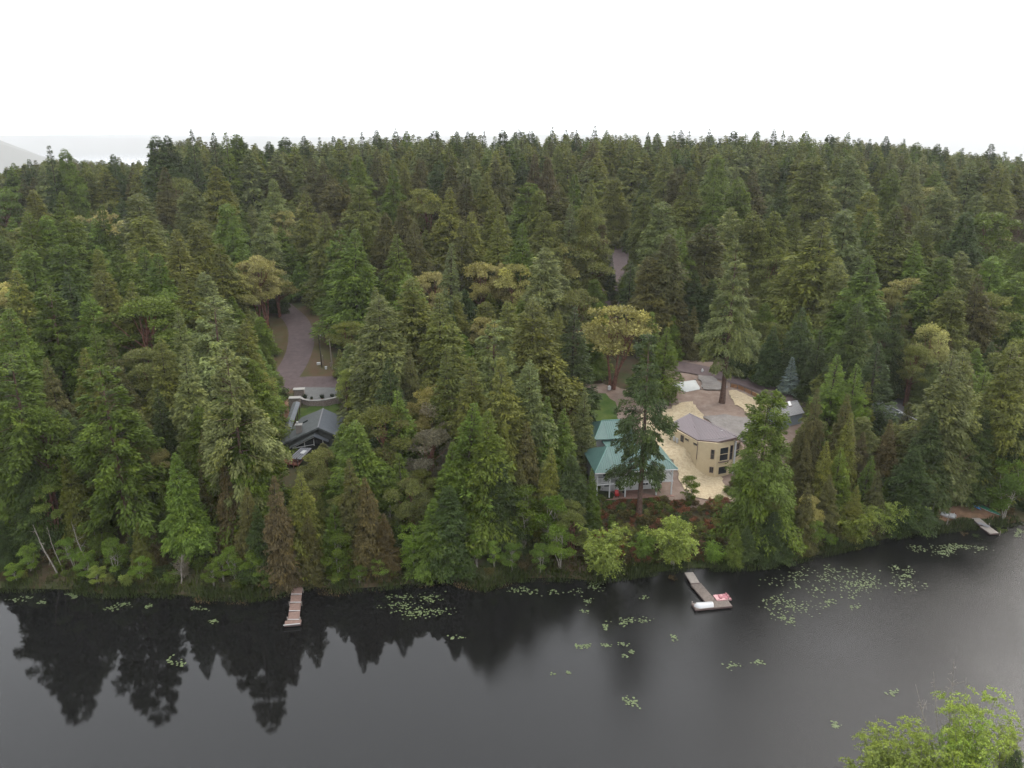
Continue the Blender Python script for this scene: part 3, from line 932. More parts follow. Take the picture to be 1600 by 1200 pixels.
hA.part('wall', MB().prism([w_[0][:2], w_[1][:2], w_[2][:2], w_[3][:2]], 6.0, [w_[0][2] - .2, w_[1][2] - .3, w_[2][2] - .3, w_[3][2] - .2]), M['dark_siding'])
hA.part('wall', MB().prism([(w_[1] + pr * .02)[:2], (wr[0] - rv * .05)[:2], (wr[1] + rv * .05)[:2], (w_[2] + pr * .02)[:2]], 6.0, [w_[1][2] - .35, RR0[2] + .05, RR1[2] + .05, w_[2][2] - .35]), M['dark_siding'])
# projecting gable with its triangular glazing
GP, GL, GR = atz(490, 681.5, 11.6), atz(452, 700.5, 9.7), atz(513, 690, 9.9)
back = unit_(RB - RF) * V(1, 1, 0) * 3.2
hA.part('gable_roof', MB().slab([GL, GP, GP + back, GL + back], .16), M['dark_roof'])
hA.part('gable_roof', MB().slab([GP + V(0, 0, -.01), GR, GR + back, GP + back + V(0, 0, -.01)], .16), M['slate_roof'])
gw = unit_(back) * .7
a, b, c = GL + gw - V(0, 0, .25), GP + gw - V(0, 0, .25), GR + gw - V(0, 0, .25)
hA.part('gable_glass', MB().add([a, c, b, V(a[0], a[1], 9.2), V(c[0], c[1], 9.2)], [(0, 1, 2), (3, 4, 1, 0)]), M['glass'])
m = MB().bar(a + V(.5, .1, 0), b - V(0, 0, .15), .12, .12).bar(b - V(0, 0, .15), c - V(.4, 0, 0), .12, .12).bar(a + V(.5, .1, -.1), c - V(.4, 0, .1), .12, .12)
for f in (.38, .62, .85):
    q = a + (c - a) * f
    top = b[2] - abs(f - .6) * 3.2 - .3
    m.bar(V(q[0], q[1] - .03, 9.2), V(q[0], q[1] - .03, max(top, q[2] + .1)), .12, .12)
hA.part('glazing_bars', m, M['white_trim'])
# porch roof with skylight, deck and railing
q0, q1, q2, q3 = atz(452, 715.5, 8.9), atz(470, 717.5, 8.9), atz(487, 700, 9.7), atz(470, 699.5, 9.7)
pf = hA.part('porch_roof', MB().slab([q0, q1, q2, q3], .12), M['grey_metal'])
seams(hA, pf, q0, q1, q3, q2, .45, M['slate_roof'])
sq = q0 + (q1 - q0) * .45 + (q3 - q0) * .45
hA.part('skylight', MB().slab([sq + (q1 - q0) * a_ * .33 + (q3 - q0) * b_ * .3 + V(0, 0, .14) for a_, b_ in ((0, 0), (1, 0), (1, 1), (0, 1))], .14), M['white_paint'])
D0, D1, D2, D3 = atz(436, 722, 8.0), atz(466, 727, 8.0), atz(474, 716, 8.0), atz(441, 711, 8.0)
dk = hA.part('deck', MB().slab([D0, D1, D2, D3], .22), M['redwood'])
hA.part('deck_railing', MB().bar(D0 + V(0, 0, .95), D1 + V(0, 0, .95), .09, .07).bar(D0 + V(0, 0, .2), D1 + V(0, 0, .2), .07, .06).bar(D0 + V(0, 0, .95), D3 + V(0, 0, .95), .09, .07), M['redwood'], dk)
for f in np.linspace(0, 1, 5):
    hA.part('deck_post', MB().box(D0 + (D1 - D0) * f + V(0, 0, -.55), (.14, .14, 3.1), .2), M['redwood'] if 0 < f < 1 else M['brown_trim'], dk)
for q in (D0 + V(.2, .2, 0), D1 + V(-.2, .2, 0)):
    hA.part('porch_post', MB().box(q + V(0, 0, .5), (.16, .16, 2.2)), M['brown_trim'])
# chimney
cb = atz(467, 681, 11.2)
ch = hA.part('chimney', MB().box(cb + V(0, .5, .55), (1.15, .9, 3.3), .15), M['chimney_clad'])
hA.part('chimney_cap', MB().box(cb + V(0, .5, 2.27), (1.45, 1.15, .14), .15), M['stone_cap'], ch)
hA.part('flue', MB().tube([cb + V(-.25, .6, 2.3), cb + V(-.25, .6, 2.7), cb + V(-.25, .6, 2.72), cb + V(-.25, .6, 2.85)], [.14, .14, .24, .2], 10), M['white_paint'], ch)
q = EF + (RB - EF) * .62
hA.part('skylight', MB().box(q + V(-.2, .1, .03), (1.1, .4, .16), .35, -.42), M['glass'])
# covered walkway: long narrow roof stepping up to the road
A0, A1 = atz(441, 690, 10.35), atz(463, 627, 12.9)
wv = unit_((A1 - A0) * V(1, 1, 0))
wp = V(wv[1], -wv[0], 0)
wk = Thing('covered_walkway', (A0[0], A0[1], 7.4), 'long narrow grey roofed walkway climbing from the house to the road', 'walkway')
wk.part('roof', MB().slab([A0 - wp * .75 - V(0, 0, .25), A0 + V(0, 0, 0), A1, A1 - wp * .75 - V(0, 0, .25)], .14), M['dark_roof'])
wk.part('roof', MB().slab([A0 + V(0, 0, -.01), A0 + wp * .85 - V(0, 0, .28), A1 + wp * .85 - V(0, 0, .28), A1 + V(0, 0, -.01)], .14), M['slate_roof'])
for f in np.linspace(.02, .98, 7):
    for s_ in (-1, 1):
        q = A0 + (A1 - A0) * f + wp * .62 * s_
        g_ = tz(q[0], q[1])
        wk.part('post', MB().bar((q[0], q[1], g_ - .2), (q[0], q[1], q[2] - .35), .14), M['brown_trim'])
wk.part('wall', MB().prism([(A0 - wp * .5)[:2], (A0 - wp * .4)[:2], (A1 - wp * .4)[:2], (A1 - wp * .5)[:2]], [6.8, 6.8, 9.5, 9.5], [A0[2] - .4, A0[2] - .4, A1[2] - .4, A1[2] - .4]), M['stone'])
for (u, v, sx, sy, hh), lab in zip(((467, 607.5, 2.3, 1.3, 1.7), (460.5, 621, 2.3, 1.3, 2.0)), ('stone pier with pale cap at the top of the walkway by the road', 'stone pier with pale cap where the curved wall starts')):
    q = atz(u, v, 12.9)
    g_ = tz(q[0], q[1])
    th = Thing('stone_pier', (q[0], q[1], g_), lab, 'stone pier')
    th.part('shaft', MB().box((q[0], q[1], (g_ - .4 + 12.78) / 2), (sx, sy, 12.78 - g_ + .4), .12), M['stone'])
    th.part('cap', MB().box((q[0], q[1], 12.86), (sx + .3, sy + .3, .18), .12), M['stone_cap'])
# curved retaining wall
pts = [ground(u, v)[:2] for u, v in ((466, 628), (474, 632), (484, 635), (496, 636.5), (508, 635.5), (522, 633), (536, 630), (550, 628))]
pts = np.array(pts)
tt = np.linspace(0, 1, 22)
sx_ = np.interp(tt, np.linspace(0, 1, len(pts)), pts[:, 0])
sy_ = np.interp(tt, np.linspace(0, 1, len(pts)), pts[:, 1])
rw = Thing('retaining_wall', (sx_[0], sy_[0], tz(sx_[0], sy_[0])), 'curved stone retaining wall with pale cap above the small lawn', 'retaining wall')
TOPZ = 12.0
m, mc = MB(), MB()
for i in range(21):
    a, b = V(sx_[i], sy_[i], 0), V(sx_[i + 1], sy_[i + 1], 0)
    n_ = unit_(V(-(b - a)[1], (b - a)[0], 0))
    m.prism([(a)[:2], (b)[:2], (b + n_ * .5)[:2], (a + n_ * .5)[:2]], 9.0, TOPZ)
    mc.prism([(a - n_ * .08)[:2], (b - n_ * .08)[:2], (b + n_ * .58)[:2], (a + n_ * .58)[:2]], TOPZ + .003, TOPZ + .14)
rw.part('stonework', m, M['stone'])
rw.part('cap', mc, M['stone_cap'])
# planters along the wall
for (u, v, hh), lab in zip(((476, 621.5, 1.25), (487, 622.5, .7), (503.5, 621.5, 1.25), (519, 620, 1.1)), ('dark leafy plant in a pot next to the stone pier', 'smallest potted plant on the concrete pad', 'tall dark potted plant at the middle of the curved wall', 'potted plant nearest the pale flowering tree')):
    q = atz(u, v, TOPZ - .2)
    g_ = tz(q[0], q[1]) + .16
    th = Thing('potted_plant', (q[0], q[1], g_), lab, 'potted plant', 'potted plants along the curved wall')
    th.part('pot', MB().tube([(q[0], q[1], g_), (q[0], q[1], g_ + .5)], [.2, .3], 10), M['terracotta'])
    r_ = np.random.default_rng(int(u))
    n = 160
    pos = np.stack([np.full(n, 0.), np.full(n, 0.), np.full(n, .5)], 1) + r_.normal(0, .07, (n, 3))
    dv_ = r_.normal(0, .5, (n, 3)) + [0, 0, 1.1]
    ks = kites(pos, dv_, r_.normal(0, 1, (n, 3)), hh * r_.uniform(.5, 1, n), np.full(n, .10), r_.random(n), r_.random(n))
    pl = link(bpy.data.objects.new('foliage', np_mesh('foliage', ks[0], ks[1], M['needles'], {'vary': ks[2], 'spray': ks[3]})), th.root)
    pl['tint'] = [.03, .045, .02]
# utility poles and the small boxes at their feet
for (u, v, tv, mt, r_), lab in zip(((503, 575, 523, 'pole_dark', .13), (519.5, 578, 530, 'pole_wood', .15)), ('dark utility pole on the verge of the curving road', 'weathered grey utility pole with a short crossarm by the road')):
    q = ground(u, v)
    top = aty(u - 2.5, tv, q[1])[2]
    th = Thing('utility_pole', q, lab, 'utility pole', 'utility poles beside the curving road')
    th.part('pole', MB().tube([(q[0], q[1], q[2] - .5), (q[0] - .2, q[1], top)], [r_ * 1.15, r_ * .8], 10), M[mt])
    th.part('crossarm', MB().box((q[0] - .15, q[1], top - .35), (1.3 if mt == 'pole_wood' else .5, .12, .14)), M[mt])
    th.part('insulator', MB().tube([(q[0] + .3, q[1], top - .3), (q[0] + .3, q[1], top - .05)], .06, 8), M['plastic_grey'])
for (u, v), s_, lab in (((498, 570), (.9, .6, .5), 'low white utility box on the verge'), ((509.5, 577), (.5, .5, .6), 'small white utility box between the poles'), ((516.5, 573), (.25, .25, 1.1), 'slim grey pedestal left of the grey pole'), ((524, 576), (.7, .5, .5), 'pale utility box right of the grey pole'), ((505, 571), (.22, .22, 2.6), 'short pale post beside the dark utility pole')):
    q = ground(u, v)
    th = Thing('utility_box', q, lab, 'utility box')
    th.part('casing', MB().box(q + V(0, 0, s_[2] / 2), s_, .2), M['white_paint'] if s_[2] < 1 else M['pole_wood'])
    th.part('lid', MB().box(q + V(0, 0, s_[2] + .03), (s_[0] + .06, s_[1] + .06, .06), .2), M['white_paint'] if s_[2] < 1 else M['pole_wood'])

# ---- the clearing: tarpaulin, lumber, timber edging, hydrant
tp = [ground(u, v) for u, v in ((1046, 603), (1086, 595), (1095, 609), (1070, 614.5))]
th = Thing('tarpaulin', tp[0], 'large white tarpaulin spread over a low pile in the clearing', 'tarpaulin')
n = 12
vs, fs = [], []
for i in range(n + 1):
    for j in range(n + 1):
        a, b = i / n, j / n
        q = (tp[0] * (1 - a) + tp[1] * a) * (1 - b) + (tp[3] * (1 - a) + tp[2] * a) * b
        bump_ = .9 * (math.sin(math.pi * a) * math.sin(math.pi * b)) ** .6 + .06 * math.sin(7 * a + 3 * b) + .05 * math.sin(11 * b)
        vs.append((q[0], q[1], tz(q[0], q[1]) + .14 + max(bump_, 0)))
for i in range(n):
    for j in range(n):
        o = i * (n + 1) + j
        fs.append((o, o + 1, o + n + 2, o + n + 1))
m = MB().add(vs, fs)
th.part('sheet', m, M['tarp'], smooth_shade=True)
for i, q in enumerate(tp):
    th.part('weight', MB().box(q + V(0, 0, .25), (.45, .3, .25), i), M['old_timber'])
q0, q1 = ground(1096, 606), ground(1110, 609)
m = MB().slab([q0 + V(0, 0, .3), q1 + V(0, 0, .3), q1 + V(.2, .9, .35), q0 + V(.2, .9, .35)], .08)
th = Thing('plastic_sheet', q0, 'strip of white plastic sheeting beside the tarpaulin', 'plastic sheet')
th.part('sheet', m, M['tarp'])
th.part('weight', MB().box(q1 + V(-.4, .4, .42), (.5, .25, .15), .5), M['old_timber'])
random.seed(3)
th = Thing('lumber_pile', ground(1040, 632), 'untidy pile of old boards at the edge of the straw', 'lumber pile')
for k in range(16):
    q = ground(1022 + random.random() * 30, 624 + random.random() * 10)
    th.part('board', MB().box(q + V(0, 0, .18 + .06 * (k % 6)), (random.uniform(2.2, 4.2), .16, .06), random.uniform(-.9, -.3), random.uniform(-.05, .05)), M['old_timber'] if k % 3 else M['brown_trim'])
ew = Thing('timber_edging', ground(1145, 608), 'low brown timber retaining boards beside the lane', 'retaining boards')
ep = [ground(u, v) for u, v in ((1141, 605), (1152, 608), (1163, 612), (1174, 617), (1186, 623))]
for a, b in zip(ep[:-1], ep[1:]):
    ew.part('board', MB().bar(a + V(0, 0, .45) + (b - a) * .03, b + V(0, 0, .45) - (b - a) * .03, .10, .95), M['timber'])
for a in ep:
    ew.part('post', MB().box(a + V(0, -.08, .55), (.16, .16, 1.3)), M['dock_grey'])
q = ground(1097, 583)
hy = Thing('hydrant', q, 'small white hydrant post at the bend of the lane', 'hydrant')
hy.part('barrel', MB().tube([q, q + V(0, 0, .9)], [.22, .18], 10), M['white_trim'])
hy.part('bonnet', MB().tube([q + V(0, 0, .9), q + V(0, 0, 1.0), q + V(0, 0, 1.15)], [.24, .22, .06], 10), M['white_trim'])
hy.part('nozzle', MB().tube([q + V(-.32, 0, .6), q + V(.32, 0, .6)], .09, 8), M['white_trim'])
q = ground(952, 610)
hy = Thing('propane_tank', q, 'small white tank by the trees behind the lawn', 'tank')
hy.part('barrel', MB().tube([q + V(0, 0, .1), q + V(0, 0, .25), q + V(0, 0, 1.0), q + V(0, 0, 1.15)], [.25, .42, .42, .2], 12), M['white_paint'])
hy.part('collar', MB().tube([q + V(0, 0, 1.1), q + V(0, 0, 1.3)], .18, 10), M['plastic_grey'])
# pale rocks under the light tree on the left
random.seed(5)
BOULD = []
for k, (u, v) in enumerate(((540, 603), (552, 601), (561, 604), (570, 610), (566, 620), (571, 632), (560, 640), (575, 645), (568, 655), (556, 612), (545, 609), (577, 623))):
    q = ground(u, v)
    r_ = np.random.default_rng(k)
    bm = bmesh.new()
    bmesh.ops.create_icosphere(bm, subdivisions=2, radius=1.0)
    s_ = r_.uniform(.5, 1.1)
    for v_ in bm.verts:
        f = 1 + .22 * math.sin(v_.co.x * 3 + k) * math.cos(v_.co.y * 4 + k) + .1 * math.sin(v_.co.z * 6)
        v_.co = Vector((v_.co.x * s_ * 1.3 * f, v_.co.y * s_ * f, v_.co.z * s_ * .6 * f))
    me = bpy.data.meshes.new('boulder')
    bm.to_mesh(me)
    bm.free()
    me.materials.append(M['stone_cap'])
    o = link(bpy.data.objects.new('boulder', me))
    o.location = q + V(0, 0, .1)
    BOULD.append((u, o))

BOULD.sort(key=lambda b_: b_[0])
for i, (u, o) in enumerate(BOULD):
    tag(o, 'pale rockery boulder right of the concrete pad, ' + ['leftmost', 'second', 'third', 'fourth', 'fifth', 'sixth', 'seventh', 'eighth', 'ninth', 'tenth', 'eleventh', 'rightmost'][i] + (' of twelve' if i in (0, 11) else ' from left'), 'boulder', 'pale boulders of the rockery')

# ---- docks and boats
def planks(th, a, b, w, z, material, parent=None, step=.30, name='plank'):
    """cross planks laid side by side along a-b"""
    a, b = V(*a), V(*b)
    d = unit_(b - a)
    n = V(-d[1], d[0], 0)
    k = max(1, int(np.linalg.norm(b - a) / step))
    rz = math.atan2(d[1], d[0])
    r_ = np.random.default_rng(int(abs(a[0] * 10)))
    for i in range(k):
        c = a + (b - a) * (i + .5) / k
        th.part(name, MB().box((c[0], c[1], z + r_.normal(0, .006)), (np.linalg.norm(b - a) / k - .02, w + r_.normal(0, .015), .05), rz), M[material], parent)
def dock_section(th, a, b, w, z, material):
    a, b = V(*a), V(*b)
    d = unit_(b - a)
    n = V(-d[1], d[0], 0)
    fr = th.part('section', MB().slab([np.r_[(a + n * w / 2)[:2], z - .04], np.r_[(b + n * w / 2)[:2], z - .04], np.r_[(b - n * w / 2)[:2], z - .04], np.r_[(a - n * w / 2)[:2], z - .04]], .22), M['brown_trim'])
    planks(th, a + d * .04, b - d * .04, w, z, material, fr)
    return fr
d1 = Thing('dock', atz(463, 940, 0), 'narrow brown T-shaped dock on the left part of the lake', 'dock')
c0, c4 = atz(464.5, 917, .5), atz(458.5, 969, .5)
for k in range(4):
    a, b = c0 + (c4 - c0) * (k / 4 + .008), c0 + (c4 - c0) * ((k + 1) / 4 - .008)
    dock_section(d1, a, b, 1.65, .5, 'dock_brown')
    for s_ in (-1, 1):
        d1.part('edge_strip', MB().bar(b + V(-.85, .04, .06), b + V(.85, .04, .06), .08, .06), M['plastic_grey']) if s_ > 0 else None
a, b = atz(444.5, 973.5, .5), atz(470.5, 971, .5)
dock_section(d1, a, b, 1.15, .46, 'dock_brown')
d1.part('edge_strip', MB().bar(a + V(0, -.62, .06), b + V(0, -.62, .06), .09, .10), M['plastic_grey'])
g0, g1 = atz(465, 908, .6), atz(464.6, 916.5, .55)
dock_section(d1, g0, g1, 1.0, .56, 'dock_grey')
for f in (.1, .5, .95):
    q = c0 + (c4 - c0) * f
    for s_ in (-1, 1):
        d1.part('pile', MB().tube([(q[0] + s_ * .95, q[1], -1.0), (q[0] + s_ * .95, q[1], .75)], .08, 8), M['old_timber'])

d2 = Thing('dock', atz(1100, 930, 0), 'grey weathered L-shaped dock below the white house', 'dock')
a, b = atz(1076, 893, .75), atz(1086.5, 911, .62)
dock_section(d2, a, b, 1.45, .62, 'dock_pale')
a2, b2 = atz(1087, 912, .45), atz(1111, 940, .45)
dock_section(d2, a2, b2, 1.75, .45, 'dock_grey')
a3, b3 = atz(1083.5, 947.5, .42), atz(1141, 942, .42)
dock_section(d2, a3, b3, 1.7, .40, 'dock_grey')
for q in (a3, b3, a2):
    d2.part('pile', MB().tube([(q[0], q[1] + .9, -1.0), (q[0], q[1] + .9, .7)], .10, 8), M['old_timber'])
d2.part('float', MB().box(((a3 + b3) / 2 - V(0, 0, .42)), (5.4, 1.4, .35), math.atan2((b3 - a3)[1], (b3 - a3)[0])), M['black_rubber'])

d3 = Thing('dock', atz(1540, 825, 0), 'pale grey landing stage by the rushes on the right', 'dock')
a, b, c = atz(1524, 808.5, .7), atz(1537, 820.5, .6), atz(1554, 833.5, .45)
dock_section(d3, a, b, 1.5, .62, 'dock_pale')
dock_section(d3, b + V(.05, -.1, 0), c, 1.75, .46, 'dock_pale')
d3.part('ramp_plate', MB().box(b + V(0, 0, .09), (1.9, .9, .04), -1.0), M['grey_metal'])
for q in (b, c):
    d3.part('pile', MB().tube([(q[0] + 1.0, q[1], -1.0), (q[0] + 1.0, q[1], 1.0)], .07, 8), M['old_timber'])

def loft(sections, close=True):
    """skin through cross sections, each a list of points"""
    m = MB()
    n = len(sections[0])
    vs = [p for s_ in sections for p in s_]
    fs = []
    for i in range(len(sections) - 1):
        for j in range(n - 1):
            fs.append((i * n + j, i * n + j + 1, (i + 1) * n + j + 1, (i + 1) * n + j))
    if close:
        fs += [tuple(range(n)), tuple(reversed(range(len(vs) - n, len(vs))))]
    return m.add(vs, fs)
def hull(origin, rz, L_, W_, Hh, bow=.35, stern=.8, sect=13, pts=9, flat=.6, flip=False, rx=0.0):
    """boat hull cross sections in world metres; flip: lying keel up"""
    R_ = Matrix.Rotation(rz, 3, 'Z') @ Matrix.Rotation(rx, 3, 'X')
    out = []
    for i in range(sect):
        f = i / (sect - 1)
        wd = min(1, math.sin(math.pi * min(f / (2 * bow), .5)) if f < bow else 1 - (1 - stern) * ((f - bow) / (1 - bow)) ** 2)
        row = []
        for j in range(pts):
            a = -1 + 2 * j / (pts - 1)
            x = (f - .5) * L_
            y_ = a * W_ / 2 * max(wd, .04)
            z = Hh * (abs(a) ** (1 / (1 - flat) if flat < 1 else 8)) + (1 - wd) * Hh * .25
            if flip:
                z = Hh - z
            v = R_ @ Vector((x, y_, z))
            row.append((origin[0] + v.x, origin[1] + v.y, origin[2] + v.z))
        out.append(row)
    return out
# overturned white rowboat on the dock
q = atz(1099.5, 945.5, .62)
rz = math.atan2((b3 - a3)[1], (b3 - a3)[0])
bt = Thing('rowboat', q - V(0, 0, .15), 'white upturned rowboat lying on the end of the grey dock', 'rowboat')
bt.part('hull', loft(hull(q + V(0, .1, -.18), rz, 3.0, 1.25, .55, .3, .85, flip=True)), M['fibreglass'], smooth_shade=True)
bt.part('keel', MB().bar(q + V(-1.2, .05, .40), q + V(1.4, .25, .40), .06, .06), M['white_paint'])
# pink pedal boat afloat
def pedal_boat(q, rz, main, second, label, zb=0.0):
    th = Thing('pedal_boat', q, label, 'pedal boat')
    R_ = Matrix.Rotation(rz, 3, 'Z')
    def W(x, y, z):
        v = R_ @ Vector((x, y, z))
        return V(q[0] + v.x, q[1] + v.y, q[2] + v.z)
    for s_ in (-1, 1):
        c = W(0, s_ * .48, zb)
        th.part('float', loft(hull(c, rz, 2.6, .62, .42, .3, .85, flat=.55)), M[main], smooth_shade=True)
        th.part('float_deck', MB().box(W(-.05, s_ * .48, zb + .44), (2.3, .56, .10), rz), M[main])
        th.part('seat', MB().box(W(.55, s_ * .42, zb + .52), (.5, .48, .12), rz), M[second])
        th.part('backrest', MB().box(W(.86, s_ * .42, zb + .66), (.12, .5, .22), rz, .25), M[second])
    th.part('tunnel', MB().box(W(-.1, 0, zb + .47), (2.2, .4, .14), rz), M[second])
    th.part('bow_panel', MB().box(W(-.95, 0, zb + .50), (.5, 1.35, .14), rz, -.1), M[main])
    th.part('pedal_box', MB().box(W(-.35, 0, zb + .62), (.35, .9, .2), rz), M[second])
    return th
pedal_boat(atz(1128, 937, .05), math.radians(10), 'pink_plastic', 'faded_pink', 'faded pink pedal boat moored at the corner of the grey dock')
p = ground(1481, 808)
pedal_boat(p + V(0, 0, .05), math.radians(-35), 'fibreglass', 'fibreglass', 'white pedal boat pulled up on the landing')
# kayak and canoe on the bank
a, b = ground(1515, 787), ground(1528, 799)
rz = math.atan2((b - a)[1], (b - a)[0])
q = (a + b) / 2 + V(0, 0, .2)
ky = Thing('kayak', q, 'small blue kayak lying on the bare landing', 'kayak')
sec = []
for i in range(13):
    f = i / 12
    w = max(.03, math.sin(math.pi * f)) ** .7 * .36
    row = []
    for j in range(10):
        a_ = 2 * math.pi * j / 9
        v = Matrix.Rotation(rz, 3, 'Z') @ Vector(((f - .5) * 3.1, math.cos(a_) * w, .22 + math.sin(a_) * w * .5 + .12 * (2 * f - 1) ** 2))
        row.append((q[0] + v.x, q[1] + v.y, q[2] + v.z + (b[2] - a[2]) * (f - .5)))
    sec.append(row)
ky.part('hull', loft(sec), M['blue_plastic'], smooth_shade=True)
ky.part('cockpit_rim', MB().tube([q + V(math.cos(t_) * .42 * math.cos(rz) - math.sin(t_) * .24 * math.sin(rz), math.cos(t_) * .42 * math.sin(rz) + math.sin(t_) * .24 * math.cos(rz), .42) for t_ in np.linspace(0, 6.28, 16)], .03, 6), M['black_rubber'])
ky.part('seat', MB().box(q + V(0, 0, .40), (.5, .3, .03), rz), M['black_rubber'])
a, b = ground(1527, 790), ground(1557, 805)
rz = math.atan2((b - a)[1], (b - a)[0])
q = (a + b) / 2 + V(0, 0, .15)
cn = Thing('canoe', q, 'long dark green canoe lying upturned beside the blue kayak', 'canoe')
sec = []
for i in range(15):
    f = i / 14
    w = max(.03, math.sin(math.pi * f)) ** .6 * .45
    row = []
    for j in range(9):
        a_ = math.pi * j / 8
        v = Matrix.Rotation(rz, 3, 'Z') @ Vector(((f - .5) * 4.8, math.cos(a_) * w, .05 + math.sin(a_) * .38 * (.75 + .25 * math.sin(math.pi * f))))
        row.append((q[0] + v.x, q[1] + v.y, q[2] + v.z + (b[2] - a[2]) * (f - .5)))
    sec.append(row)
cn.part('hull', loft(sec), M['canoe_green'], smooth_shade=True)
for s_ in (-1, 1):
    pts_ = []
    for i in range(15):
        f = i / 14
        w = max(.03, math.sin(math.pi * f)) ** .6 * .47
        v = Matrix.Rotation(rz, 3, 'Z') @ Vector(((f - .5) * 4.84, s_ * w, .06))
        pts_.append((q[0] + v.x, q[1] + v.y, q[2] + v.z + (b[2] - a[2]) * (f - .5)))
    cn.part('gunwale', MB().tube(pts_, .028, 5), M['plastic_grey'])
q = ground(1510, 791)
bk_ = Thing('bucket', q, 'small white bucket standing near the kayak', 'bucket')
bk_.part('pail', MB().tube([q, q + V(0, 0, .42)], [.17, .21], 12), M['white_trim'])
bk_.part('rim', MB().tube([q + V(0, 0, .41), q + V(0, 0, .45)], .23, 12), M['white_trim'])
# hidden garden shed among the right-hand firs
q = ground(1556, 668)
sh = Thing('garden_shed', q, 'small pale roofed shed glimpsed between the firs at far right', 'shed')
sh.part('wall', MB().box(q + V(0, 0, 1.1), (3.6, 2.6, 2.6), .2), M['grey_siding'])
sh.part('roof', MB().slab([q + V(-2.1, -1.7, 2.35), q + V(2.1, -1.2, 2.35), q + V(1.8, .1, 3.1), q + V(-2.3, -.3, 3.1)], .1), M['grey_metal'])
sh.part('roof', MB().slab([q + V(-2.3, -.3, 3.09), q + V(1.8, .1, 3.09), q + V(1.5, 1.7, 2.4), q + V(-2.6, 1.3, 2.4)], .1), M['grey_metal'])
sh.part('door', MB().box(q + V(.2, -1.28, .95), (.9, .06, 1.9), .2), M['white_trim'])

